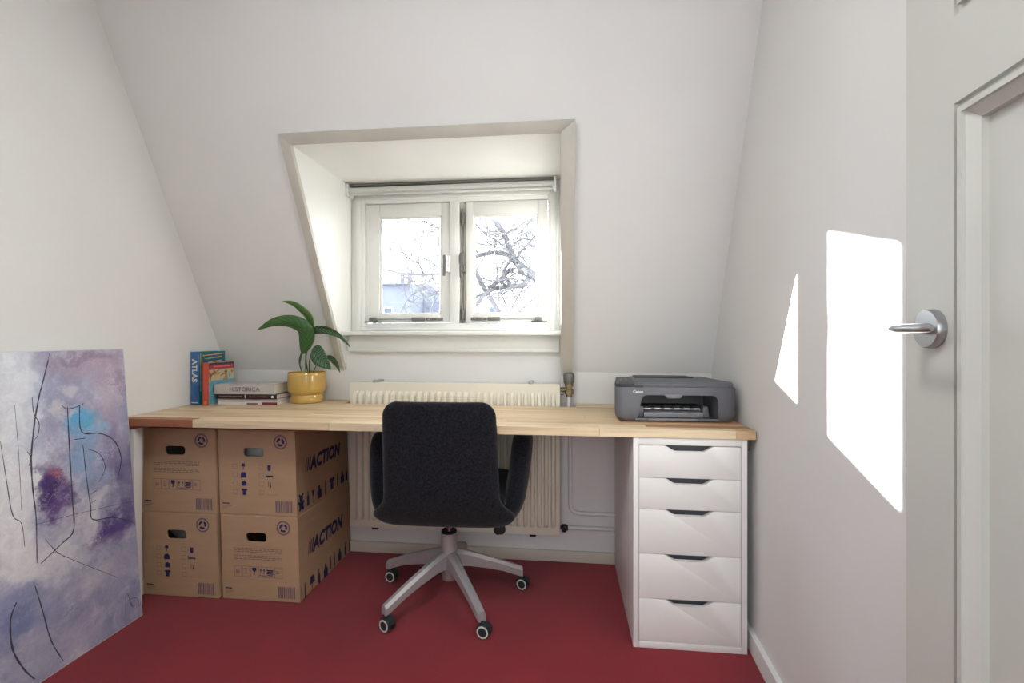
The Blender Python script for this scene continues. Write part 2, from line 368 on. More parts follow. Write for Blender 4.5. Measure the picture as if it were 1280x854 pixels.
def sash(x0, x1, z0, z1, gx0, gx1, gz0, gz1, flip):
    y0 = FY + .006
    s = boxes('sash', [(x0 + .002, gx0, y0, y0 + .032, z0 + .002, z1 - .003), (gx1, x1 - .002, y0, y0 + .032, z0 + .002, z1 - .003), (gx0, gx1, y0, y0 + .032, z0 + .002, gz0), (gx0, gx1, y0, y0 + .032, gz1, z1 - .003)], m_cream, win, bev=.0025, world=True)
    b = .009
    boxes('glazing_bead', [(gx0, gx0 + b, y0 + .006, y0 + .018, gz0, gz1), (gx1 - b, gx1, y0 + .006, y0 + .018, gz0, gz1), (gx0 + b, gx1 - b, y0 + .006, y0 + .018, gz0, gz0 + b), (gx0 + b, gx1 - b, y0 + .006, y0 + .018, gz1 - b, gz1)], m_cream, s, bev=.002, world=True)
    box('pane', gx0, gx1, y0 + .018, y0 + .022, gz0, gz1, m_glass, s, world=True)
    # casement stay on the bottom rail
    za = z0 + .013
    w = x1 - x0; 
    def X(f): return x0 + w * f if not flip else x1 - w * f
    def sb(n, a, b, yy0, yy1, c, d, m): 
        q = sorted((X(a), X(b))); return box(n, q[0], q[1], yy0, yy1, c, d, m, s, bev=.003, world=True)
    tube('stay_rod', [(X(.09), y0 - .018, za + .005), (X(.62), y0 - .018, za + .005)], .0042, m_steel, s, 8, True)
    sb('stay_bracket', .07, .15, y0 - .030, y0, za - .004, za + .014, m_iron)
    sb('stay_plate', .0, .2, y0 - .016, y0, za - .012, za - .005, m_iron)
    sb('stay_grip', .57, .72, y0 - .028, y0 - .008, za - .004, za + .014, m_iron)
    sb('stay_end', .735, .925, y0 - .024, y0 - .004, za - .002, za + .013, m_iron)
    boxes('stay_screw', [tuple(sorted((X(.76), X(.785)))) + (y0 - .027, y0 - .022, za + .002, za + .010), tuple(sorted((X(.86), X(.885)))) + (y0 - .027, y0 - .022, za + .002, za + .010)], m_chrome, s, world=True)
    return s
s1 = sash(-.9746, -.5483, 1.1017, 1.690, -.9026, -.5905, 1.143, 1.6234, False)
s2 = sash(-.4704, -.0719, 1.1017, 1.690, -.4326, -.1202, 1.143, 1.6234, True)
# sash handle and fastener
box('handle_plate', -.581, -.570, FY - .006, FY + .007, 1.330, 1.432, m_iron, s1, bev=.003, world=True)
box('sash_handle', -.556, -.541, FY - .034, FY + .004, 1.346, 1.424, m_white, s1, bev=.005, world=True)
for zc in (1.612, 1.142):
    boxes('hinge', [(-.4955, -.4735, FY + .002, FY + .016, zc - .028, zc + .028), (-.4895, -.4795, FY - .006, FY + .01, zc - .042, zc + .042)], m_iron, s2, bev=.003, world=True)
boxes('espagnolette', [(-.4985, -.4705, FY - .004, FY + .014, 1.345, 1.440), (-.489, -.480, FY + .004, FY + .014, 1.16, 1.60), (-.497, -.474, FY - .024, FY - .002, 1.385, 1.425), (-.4925, -.4805, FY - .030, FY - .014, 1.318, 1.40)], m_iron, s2, bev=.003, world=True)
# roller blind
rb = thing('roller_blind', 'rolled up pale grey roller blind along the top of the window', 'blind', (-.53, 2.2, 1.72))
BY = 2.212
z0b, z1b = 1.737, 1.741
tube('roll', [(-1.030, BY, z0b), (-.045, BY, z1b)], .0185, m_blind, rb, 20, True)
boxes('bottom_bar', [(-1.025, -.05, BY - .018, BY - .008, 1.714, 1.724)], m_blind, rb, bev=.002, world=True)
for x, z in ((-1.036, z0b), (-.038, z1b)):
    boxes('bracket', [(x - .006, x + .006, BY - .02, FY, z - .024, ZDT - .003)], m_cream, rb, bev=.002, world=True)
box('head_rail', -1.03, -.045, BY + .0, FY, ZDT - .012, ZDT - .001, m_iron, rb, world=True)
tube('bead_cord', smooth_path([(-.030, BY - .014, z1b), (-.024, BY - .016, 1.3), (-.020, BY - .03, 1.06), (-.016, 2.148, 1.04), (-.012, 2.14, .95), (-.008, 2.13, .835), (-.003, 2.14, .85), (-.006, 2.142, 1.04), (-.012, BY - .03, 1.3), (-.020, BY + .01, z1b)], 5), .0016, m_blind, rb, 6, True)

# ------------------------------------------------------------------ desk
DZ0, DZ1, DYF = .700, .728, 1.616
desk = thing('desk', 'long pale butcher-block desk top spanning wall to wall', 'desk', (-.52, 1.9, 0))
rnd = random.Random(11)
RW = .0432
def stave(x0, x1, y0, y1, m):
    g = .0003; o = box('stave', x0 + g, x1 - g, y0 + g, y1 - g, DZ0, DZ1, m, None, bev=.0009, seg=1)
    o.parent = desk; o.location = o.location - Vector((-.52, 1.9, 0))
rows = []
y = DYF
for r in range(11): rows.append((y, y + RW)); y += RW
rows += [(y, y + .05), (y + .05, 2.208)]
for r, (y0, y1) in enumerate(rows):
    for (a, b) in ([(-1.668, .622)] if r < 11 else [(-1.668, -1.003), (.055, .622)]):
        if r == 0: cuts = [a, -1.358, -.83, -.36, .12, .560, b]
        else:
            cuts = [a]; x = a + rnd.uniform(.12, .6)
            while x < b - .12: cuts.append(x); x += rnd.uniform(.34, .72)
            cuts.append(b)
        for k, (p, q) in enumerate(zip(cuts, cuts[1:])):
            m = rnd.choice(WOODS)
            if r == 0: m = [m_wbrown, WOODS[0], WOODS[3], WOODS[0], WOODS[3], WOODS[4]][k]
            elif r in (1, 3) and k == len(cuts) - 2: m = m_wred
            elif r in (2, 7) and k == 0: m = WOODS[4]
            stave(p, min(q, xr((y0 + y1) / 2) - .004), y0, y1, m)
box('desk_leg', -1.652, -1.612, 1.634, 1.672, 0, .688, m_white, desk, bev=.002, world=True)['label'] = 'white painted front leg beside the boxes'
box('batten', -1.6685, -1.600, 1.628, 2.19, .688, .6995, m_wbrown, desk, world=True)['label'] = 'thin brown wooden batten against the wall'
boxes('bracket', [(.600, .618, 1.66, 1.69, .655, .6995)], m_iron, desk, bev=.002, world=True)

# ------------------------------------------------------------------ drawer unit
du = thing('drawer_unit', 'tall narrow white five-drawer unit under the desk end', 'drawer unit', (.414, 1.92, 0))
DX0_, DX1_, DYa, DYb = .2325, .596, 1.622, 2.188
boxes('carcass', [(DX0_, DX0_ + .018, DYa, DYb, .0, .699), (DX1_ - .018, DX1_, DYa, DYb, .0, .699), (DX0_ + .018, DX1_ - .018, DYa, DYb, .676, .699), (DX0_ + .018, DX1_ - .018, DYa, DYb, .0, .020), (DX0_ + .018, DX1_ - .018, DYb - .006, DYb, .02, .676)], m_white, du, bev=.001, world=True)
zs = [(.5665, .6735), (.4620, .5650), (.3130, .4605), (.1645, .3115), (.0220, .1630)]
for z0, z1 in zs:
    xa, xb = DX0_ + .0195, DX1_ - .0195; cxm = .4136; nd = .0200
    poly = [(xa, z0), (xb, z0), (xb, z1), (cxm + .078, z1), (cxm + .070, z1 - .004), (cxm + .050, z1 - nd + .003), (cxm + .044, z1 - nd), (cxm - .044, z1 - nd), (cxm - .050, z1 - nd + .003), (cxm - .070, z1 - .004), (cxm - .078, z1), (xa, z1)]
    d = prism('drawer_front', poly, XZ, DYa + .002, DYa + .018, m_white, du, world=True, bev=.0008)
    boxes('drawer_box', [(xa + .012, xb - .012, DYa + .034, DYa + .044, z0 + .01, z1 - .004), (xa + .012, xa + .022, DYa + .018, DYb - .03, z0 + .01, z1 - .012), (xb - .022, xb - .012, DYa + .018, DYb - .03, z0 + .01, z1 - .012), (xa + .012, xb - .012, DYb - .03, DYb - .02, z0 + .01, z1 - .012), (xa + .012, xb - .012, DYa + .018, DYb - .02, z0 + .004, z0 + .01)], m_drin, d, world=True)

# ------------------------------------------------------------------ radiator and pipes
rad = thing('radiator', 'cream ribbed panel radiator behind the desk under the window', 'radiator', (-.498, 2.15, .154))
RX0, RX1, RZ0, RZ1, RYF = -.983, -.013, .154, .825, 2.108
box('panel', RX0, RX1, RYF, RYF + .018, RZ0, RZ1, m_rad, rad, bev=.006, world=True)
box('rear_panel', RX0 + .01, RX1 - .01, 2.172, 2.186, RZ0 + .01, RZ1 - .012, m_rad, rad, bev=.004, world=True)
for xx in (RX0, RX1 - .006): box('end_cover', xx, xx + .006, RYF + .016, 2.188, RZ0 + .01, RZ1 - .006, m_rad, rad, bev=.002, world=True)
boxes('top_grille', [(RX0 + .006, RX1 - .006, RYF + .018, RYF + .026, RZ1 - .012, RZ1 - .006), (RX0 + .006, RX1 - .006, 2.164, 2.172, RZ1 - .012, RZ1 - .006)] + [(RX0 + .02 + k * .024, RX0 + .028 + k * .024, RYF + .026, 2.164, RZ1 - .012, RZ1 - .006) for k in range(39)], m_rad, rad, world=True)
NF = 31; pit = (RX1 - RX0 - .03) / NF
fl = None
for k in range(NF):
    xc = RX0 + .015 + pit * (k + .5)
    if fl is None:
        h = .0150; w0 = .0118; w1 = .0060; za, zb = RZ0 + .035, RZ1 - .040
        secs = []
        for z, q in ((za, 0), (za + .012, .8), (za + .02, 1), (zb - .02, 1), (zb - .012, .8), (zb, 0)):
            secs.append([(-w0, .001, z), (-w1, -h * q, z), (w1, -h * q, z), (w0, .001, z)])
        fl = loft('flute', secs, m_rad, rad, smooth=25)
        fl.location = (0, 0, 0)
        o = fl
    else:
        o = fl.copy(); C.objects.link(o); o.parent = rad
    o.location = (xc - (-.498), RYF - 2.15, -RZ0)
for x in (-.865, -.145):
    boxes('wall_clip', [(x - .010, x + .010, RYF + .006, 2.2095, RZ1 - .004, RZ1 + .006), (x - .005, x + .008, RYF + .0, RYF + .012, RZ1 - .002, RZ1 + .011)], m_steel, rad, bev=.002, world=True)
for x in (-.865, -.135):
    box('bottom_clip', x - .014, x + .014, RYF + .006, RYF + .06, RZ0 - .010, RZ0 + .002, m_dark, rad, bev=.002, world=True)
lathe('air_plug', [(0, 0), (.009, 0), (.009, .012), (.006, .016), (0, .016)], m_steel, rad, 16, (RX1, 2.15, RZ1 - .045), (1, 0, 0), True)
# thermostat valve
va = thing('radiator_valve', 'grey radiator valve with knob beside the window trim', 'valve', (.026, 2.16, .75))
vx, vy = .026, 2.160
lathe('knob', [(0, .0), (.021, .0), (.024, .006), (.026, .036), (.022, .046), (.012, .050), (0, .050)], m_iron, va, 20, (vx, vy, .822), world=True)
lathe('valve_body', [(0, 0), (.014, 0), (.014, .012), (.020, .014), (.020, .034), (.015, .036), (.015, .046), (.019, .048), (.019, .060), (0, .060)], m_brass, va, 6, (vx, vy, .762), world=True, smooth=20)
tube('union', [(vx, vy, .795), (RX1 - .001, vy, .795)], .010, m_brass, va, 10, True)
def bend(pts, r, n=6):
    P = [Vector(p) for p in pts]; out = [P[0]]
    for a, b, c in zip(P, P[1:], P[2:]):
        p = b + (a - b).normalized() * r; q = b + (c - b).normalized() * r
        for k in range(n + 1):
            t = k / n; out.append(p * (1 - t) ** 2 + b * 2 * t * (1 - t) + q * t * t)
    return out + [P[-1]]
hp = tube('heating_pipe', bend([(vx, vy, .764), (vx, vy, .70), (vx + .006, 2.1995, .62), (vx + .006, 2.1995, .2245), (.60, 2.1995, .2245)], .045), .0095, m_wall, None, 12)
meta(hp, 'white painted heating pipe dropping from the valve and bending sideways', 'pipe', 'heating pipes by the radiator')
rp = thing('return_pipe', 'white heating pipe with black coupling at the radiator foot', 'pipe', (.1, 2.17, .14), group='heating pipes by the radiator')
tube('pipe', [(.012, 2.1985, .158), (.60, 2.1985, .160)], .0095, m_wall, rp, 12, True)
tube('coupling', [(RX1, 2.1985, .158), (-.004, 2.1985, .158), (-.004, 2.1985, .158), (.012, 2.1985, .158), (.022, 2.1985, .158)], [.008, .008, .015, .015, .012], m_blackp, rp, 12, True)
lathe('cap_knob', [(0, 0), (.012, 0), (.012, .016), (0, .018)], m_blackp, rp, 12, (.004, 2.186, .158), (0, -1, 0), True)

# ------------------------------------------------------------------ door
dt = radians(4.4)
door = thing('door_1', 'white panelled door standing open against the sunlit wall', 'door', (.4798, -.0064, 0), pi / 2 - dt, kind='structure')
DWd, DT = .83, .033                                  # local x: hinge to free edge, local +y: the face we see
zr = [.008, .21, 1.3577, 1.4780, 1.93, 2.04]; sx0, sx1 = .104, DWd - .104
boxes('leaf', [(0, sx0, -DT, 0, zr[0], zr[5]), (sx1, DWd, -DT, 0, zr[0], zr[5]), (sx0, sx1, -DT, 0, zr[0], zr[1]), (sx0, sx1, -DT, 0, zr[2], zr[3]), (sx0, sx1, -DT, 0, zr[4], zr[5])], m_door, door)
for a, b in ((zr[1], zr[2]), (zr[3], zr[4])):
    box('door_panel', sx0, sx1, -DT + .004, -.020, a, b, m_door, door)
    for off, w, d0, d1 in ((0, .010, -.020, -.006), (.010, .008, -.020, .003), (.018, .014, -.020, -.011)):
        x0, x1, y0, y1 = sx0 + off, sx1 - off, a + off, b - off
        P = [(x0, y0), (x1, y0), (x1, y1), (x0, y1)]; Q = [(x0 + w, y0 + w), (x1 - w, y0 + w), (x1 - w, y1 - w), (x0 + w, y1 - w)]
        V = []; F = []
        for pp in (P, Q):
            for dd in (d0, d1): V += [(q[0], dd, q[1]) for q in pp]
        # P low 0-3, P high 4-7, Q low 8-11, Q high 12-15
        if off == .018: V[4:8] = [(q[0], d1 + .009, q[1]) for q in P]
        for k in range(4):
            n = (k + 1) % 4
            F += [(k, n, n + 4, k + 4), (k + 4, n + 4, n + 12, k + 12), (k + 12, n + 12, n + 8, k + 8), (k + 8, n + 8, n, k)]
        raw('panel_moulding', V, F, m_door, door)
hx, hz = DWd - .0640, 1.0486
h = lathe('handle_rose', [(0, 0), (.0285, 0), (.0285, .009), (.0270, .012), (.018, .0125), (0, .0125)], m_steel, door, 32, (hx, 0, hz), (0, 1, 0))
def lever():
    secs = []
    path = [(0, .008, .0085, .0085), (0, .030, .0075, .0085), (.001, .046, .0062, .0085), (-.006, .054, .0058, .0075), (-.018, .0565, .0062, .006), (-.04, .056, .0064, .0055), (-.062, .054, .0066, .0052), (-.078, .0525, .0062, .005), (-.083, .052, .0040, .003)]
    for i, (x, y, hh, tt) in enumerate(path):
        a = path[max(0, i - 1)]; b = path[min(len(path) - 1, i + 1)]
        t = Vector((b[0] - a[0], b[1] - a[1], 0)).normalized(); n = Vector((-t.y, t.x, 0))
        secs.append([Vector((hx + x, y, hz)) + n * (tt * cos(2 * pi * k / 16)) + Vector((0, 0, hh * sin(2 * pi * k / 16))) for k in range(16)])
    return loft('handle_lever', secs, m_steel, h, smooth=60)
lever()
for z in (.25, 1.05, 1.8): tube('hinge', [(-.004, -.003, z - .04), (-.004, -.003, z + .04)], .006, m_steel, door, 10)

# ------------------------------------------------------------------ unseen ceiling lamp above the frame, added as fill
cl = thing('fill_lamp', 'added round white fill lamp above the middle of the room', 'lamp', (-.45, .35, 2.32))
lathe('lamp_base', [(0, .10), (.10, .10), (.10, .07), (.20, .04), (.20, .025), (0, .025)], m_white, cl, 32)
lathe('diffuser', [(0, 0), (.16, .002), (.19, .012), (.195, .025), (0, .025)], emit_mat('fill_lamp_opal', (1, .95, .88), 3), cl, 32)  # glowing diffuser of the added lamp

# ------------------------------------------------------------------ moving boxes
BW, BD, BH = .322, .455, .334
def moving_box(loc, kind, side, lean, label, bulge=.0):
    b = thing('moving_box', label, 'box', loc, 0, 'cardboard moving boxes under the desk')
    th = .005
    def sh(x, y, z): return (x - lean * z, y, z)
    # body shell, walls with thickness, hand hole through the front
    bm = bmesh.new()
    add_box(bm, -BW / 2, BW / 2, 0, BD, 0, BH - .002, bev=.004)
    body = link('body', bm_mesh('body', bm), m_card, b, smooth=35)
    bm = bmesh.new(); add_box(bm, -BW / 2 + th, BW / 2 - th, th, BD - th, th, BH - .002 - th); c1 = link('c', bm_mesh('c', bm), None, b)
    hx0, hx1, hz0, hz1 = -BW / 2 + BW * .335, -BW / 2 + BW * .60, BH * .688, BH * .795
    c2 = prism('c', rrect(hx0, hx1, hz0, hz1, .014), XZ, -.02, .03, None, b)
    boolean(body, [c1, c2])
    for v in body.data.vertices: v.co = sh(*v.co)
    for p in body.data.polygons: p.use_smooth = False
    fr = lambda a, c: sh(-BW / 2 + a * BW, -.0007, BH * (1 - c))       # normalised front face: a from left, c from top
    # lid flap edges and front corner fold
    prism('flap_edge', [(-BW / 2 + .003, BH - .0045), (BW / 2 - .003, BH - .0045), (BW / 2 - .003, BH), (-BW / 2 + .003, BH)], lambda a, q, d: sh(a, d, q), .002, BD - .003, m_card, b)
    prism('corner_fold', [(BW / 2 - .0005, .004), (BW / 2 + .0025, .002), (BW / 2 + .0025, BH - .006), (BW / 2 - .0005, BH - .004)], lambda a, q, d: sh(a, d, q), -.0015, .010, m_card, b)
    asp = BW / BH
    # recycling emblem
    P = []
    R = .088
    E1 = [[(x, .135 + y * asp) for x, y in q] for q in [[(px, py) for px, py in r] for r in ring(.82, 0, R * .80, R)]]
    flat('emblem_ring', E1, lambda a, c: fr(a, c), m_inkl, b)
    P = []
    for k in range(3):
        a0 = 2 * pi * k / 3 - 1.2
        P += ring(.82, 0, R * .30, R * .58, 5, a0, a0 + 1.35)
        tip = a0 + 1.75
        P.append([(.82 + R * .18 * cos(a0 + 1.35), R * .18 * sin(a0 + 1.35)), (.82 + R * .70 * cos(a0 + 1.35), R * .70 * sin(a0 + 1.35)), (.82 + R * .44 * cos(tip), R * .44 * sin(tip))])
    flat('emblem_arrows', [[(x, .135 + y * asp) for x, y in q] for q in P], fr, m_ink, b)
    # barcode
    rr = random.Random(5); P = []; x = .735
    while x < .945:
        w = rr.choice((.006, .010, .016)); P.append(rc(x, min(x + w, .948), .82, .955)); x += w + rr.choice((.004, .006, .009))
    flat('barcode', P, fr, m_inkl, b)['kind'] = 'stuff'
    flat('maker_mark', [rc(.045, .135, .862, .875)], fr, m_ink, b)
    flat('maker_text', [rc(.045, .17, .895, .900), rc(.045, .15, .910, .915), rc(.045, .10, .925, .930)], fr, m_inkg, b)
    def poly(pts, cx, cy, s): return [(cx + x * s, cy - y * s * asp) for x, y in pts]
    glassic = [(-.32, .5), (.32, .5), (.30, .1), (.05, -.12), (.05, -.42), (.22, -.5), (-.22, -.5), (-.05, -.42), (-.05, -.12), (-.30, .1)]
    shirt = [(-.5, .3), (-.22, .5), (-.1, .4), (.1, .4), (.22, .5), (.5, .3), (.38, .08), (.26, .16), (.26, -.5), (-.26, -.5), (-.26, .16), (-.38, .08)]
    lamp = [(-.25, .5), (.25, .5), (.34, 0), (.05, 0), (.05, -.42), (.25, -.5), (-.25, -.5), (-.05, -.42), (-.05, 0), (-.34, 0)]
    jacket = [(-.2, .45), (.2, .45), (.42, .25), (.5, -.4), (-.5, -.4), (-.42, .25)]
    case = [(-.4, .25), (-.15, .25), (-.15, .4), (.15, .4), (.15, .25), (.4, .25), (.4, -.42), (-.4, -.42)]
    cup = [(-.32, .5), (.32, .5), (.30, -.3), (.18, -.5), (-.18, -.5), (-.30, -.3)]
    bed = [(-.6, .32), (-.5, .32), (-.5, .05), (.6, .05), (.6, -.32), (.5, -.32), (.5, -.15), (-.5, -.15), (-.5, -.32), (-.6, -.32)]
    if kind == 'text':
        P = []; rr = random.Random(3)
        for yb in (.388, .408, .428, .472, .492, .512):
            x = .17
            while x < .77:
                w = rr.uniform(.02, .06); P.append(rc(x, min(x + w, .79), yb, yb + .009)); x += w + .012
        flat('handling_text', P, fr, m_inkg, b)['kind'] = 'stuff'
        P = []
        for k in range(6): P += frame_rc(.17 + k * .105, .27 + k * .105, .60, .725, .004)
        flat('pictogram_frame', P, fr, m_inkl, b)['kind'] = 'stuff'
        P = [poly(glassic, .43, .655, .085)]
        for dx in (-.022, .022): P += [poly([(-.06, -.4), (.06, -.4), (.06, .15), (.2, .15), (0, .5), (-.2, .15), (-.06, .15)], .535 + dx, .655, .07)]
        P += [rc(.495, .575, .700, .707), rc(.595, .675, .632, .648), rc(.60, .67, .652, .664), rc(.592, .676, .672, .684), rc(.60, .668, .692, .702)]
        for grp in (P[0:1], P[1:4], P[4:]): flat('pictogram', grp, fr, m_ink, b)
        flat('weight_text', [], fr, m_inkl, b, [('50', .052, .188, .685, dict(sb=-asp, bold=.001))]); flat('weight_text', [], fr, m_inkl, b, [('25', .045, .708, .672, dict(sb=-asp, bold=.001))])
        flat('stack_mark', [rc(.30, .34, .625, .632), rc(.315, .325, .64, .67), rc(.30, .34, .68, .687)], fr, m_inkg, b)
    else:
        P = []
        for i, yy in enumerate((.43, .53, .63, .73)):
            P += frame_rc(.19, .25, yy - .026, yy + .026, .004)
            P += frame_rc(.53, .59, yy - .026, yy + .026, .004)
        flat('tick_box', P, fr, m_inkg, b)['kind'] = 'stuff'
        P = [poly(lamp, .33, .43, .075), poly(jacket, .33, .53, .08), poly(case, .335, .625, .08), poly(shirt, .335, .725, .085), poly(cup, .665, .44, .07), poly(bed, .665, .53, .08), rc(.650, .656, .60, .66), rc(.675, .682, .61, .66), rc(.672, .685, .645, .668)]
        for grp in [[q] for q in P[:6]] + [P[6:]]: flat('pictogram', grp, fr, m_ink, b)
        flat('write_line', [rc(.62, .78, .752, .755)], fr, m_inkg, b)
    if side:
        # printed right side: a runs from front (0) to back, c up from the bottom, both in metres
        sd = lambda a, c: (BW / 2 + .0008 - lean * c, a, c)
        P = []
        for k in range(3):
            x = .070 + k * .013; w = .004 + .0022 * k
            P.append([(x, .155), (x + w, .155), (x + w + .012, .208), (x + .012, .208)])
        flat('brand_lettering', P, sd, m_inkside, b, [('ACTION', .074, .110, .155, dict(bold=.0040, shear=.22, sa=.86, space=1.06))])
        bear = [[(.0 + x, y) for x, y in q] for q in (circ(.035, .060, .013), circ(.024, .073, .006), circ(.046, .073, .006), circ(.035, .036, .016), circ(.019, .046, .006), circ(.051, .044, .006), circ(.025, .020, .008), circ(.046, .020, .008))] 
        bottle = [(-.008, 0), (.008, 0), (.008, .035), (.003, .045), (.003, .06), (-.003, .06), (-.003, .045), (-.008, .035)]
        gl = [(-.010, .05), (.010, .05), (.007, .03), (.0015, .024), (.0015, .004), (.008, 0), (-.008, 0), (-.0015, .004), (-.0015, .024), (-.007, .03)]
        bag = [(-.016, 0), (.016, 0), (.018, .03), (.008, .04), (.006, .055), (-.006, .055), (-.008, .04), (-.018, .03)]
        lampp = [(-.016, .03), (.016, .03), (.010, .06), (-.010, .06)]; stemp = [(-.002, 0), (.002, 0), (.002, .03), (-.002, .03)]
        tee = [(x * .05, .03 + y * .055) for x, y in shirt]
        knife = [(-.004, 0), (.004, 0), (.005, .03), (.002, .06), (-.002, .06)]
        def put(s, x, y=.015): return [(x + a, y + c) for a, c in s]
        if side == 1: flat('bear_icon', bear, sd, m_inkside, b); seq = [put(bottle, .085), put(gl, .125), put(bag, .175), put(knife, .225), put(tee, .285), put(knife, .335), put(bag, .385), put(bottle, .43)]
        else: seq = [put(knife, .012, .0), put(knife, .040, .0), put([(x * 1.3, y) for x, y in lampp], .095, .0), put(stemp, .095, -.0), put(bottle, .150, .0), put(bag, .205, .0), put(knife, .25, .01), put(knife, .285, .01), put([(a * .9, c) for a, c in bag], .335, .01), put(bottle, .39, .01), put(knife, .43, .01)]
        for q in seq: flat('household_icon', [q], sd, m_inkside, b)
    return b
bx_l, bx_r = -1.513, -1.178
moving_box((bx_r, 1.748, 0), 'text', 2, .030, 'cardboard moving box with pictograms on the carpet nearest the radiator')
moving_box((bx_l, 1.742, 0), 'check', 0, .030, 'cardboard moving box with tick boxes on the carpet by the wall')
moving_box((bx_r - .012, 1.748, BH), 'check', 1, .030, 'cardboard moving box with tick boxes and bear print, top of its stack')
moving_box((bx_l - .008, 1.742, BH), 'text', 0, .022, 'cardboard moving box with fragile pictograms, top of the stack by the wall')
def folded(loc, m, label, ex):
    o = pillow('folded_cloth', lambda u, v: (loc[0] + u * ex, loc[1] + .06 + v * .05, loc[2] + .012 * sin(3 * u + loc[0])), lambda u, v: .05 * (1 - u ** 4) ** .5 * (1 - v ** 4) ** .5, m, None, 14, 10)
    meta(o, label, 'cloth', 'cloths packed in the boxes')
m_lin = mat('white_linen', (232, 232, 228), .9, var=.04, vscale=20)
folded((bx_r - .075, 1.80, BH + .235), m_lin, 'white cloth showing through the hand hole of the bear-print box', .055)
folded((bx_l - .02, 1.80, .235), m_lin, 'white cloth showing through the hand hole of the lower tick-box carton', .10)

# ------------------------------------------------------------------ painting
PX0, PX1, PY1, PH, PWD = -1.554, -1.634, 1.613, .992, 1.02
pt = thing('painting', 'large unframed abstract canvas in lavender and blue leaning on the wall', 'painting', (-1.58, PY1 - PWD / 2, 0))
pn = Vector((1, 0, (PX0 - PX1) / PH)).normalized(); pup = Vector((PX1 - PX0, 0, PH)).normalized()
def onp(s, t, d=0): return Vector((PX0, PY1, 0)) + Vector((0, -1, 0)) * s + pup * t + pn * d      # s from right edge, t up
PL = sqrt(PH ** 2 + (PX1 - PX0) ** 2)
def pic(px, py):
    u = (px - 640) / FPX; v = (HY - py) / FPX; r = Vector((u * _c - _s, u * _s + _c, v)); o = Vector((0, 0, CAMH))
    d = (Vector((PX0, PY1, 0)) - o).dot(pn) / r.dot(pn); q = o + r * d - Vector((PX0, PY1, 0)); return (-q.y, q.dot(pup))
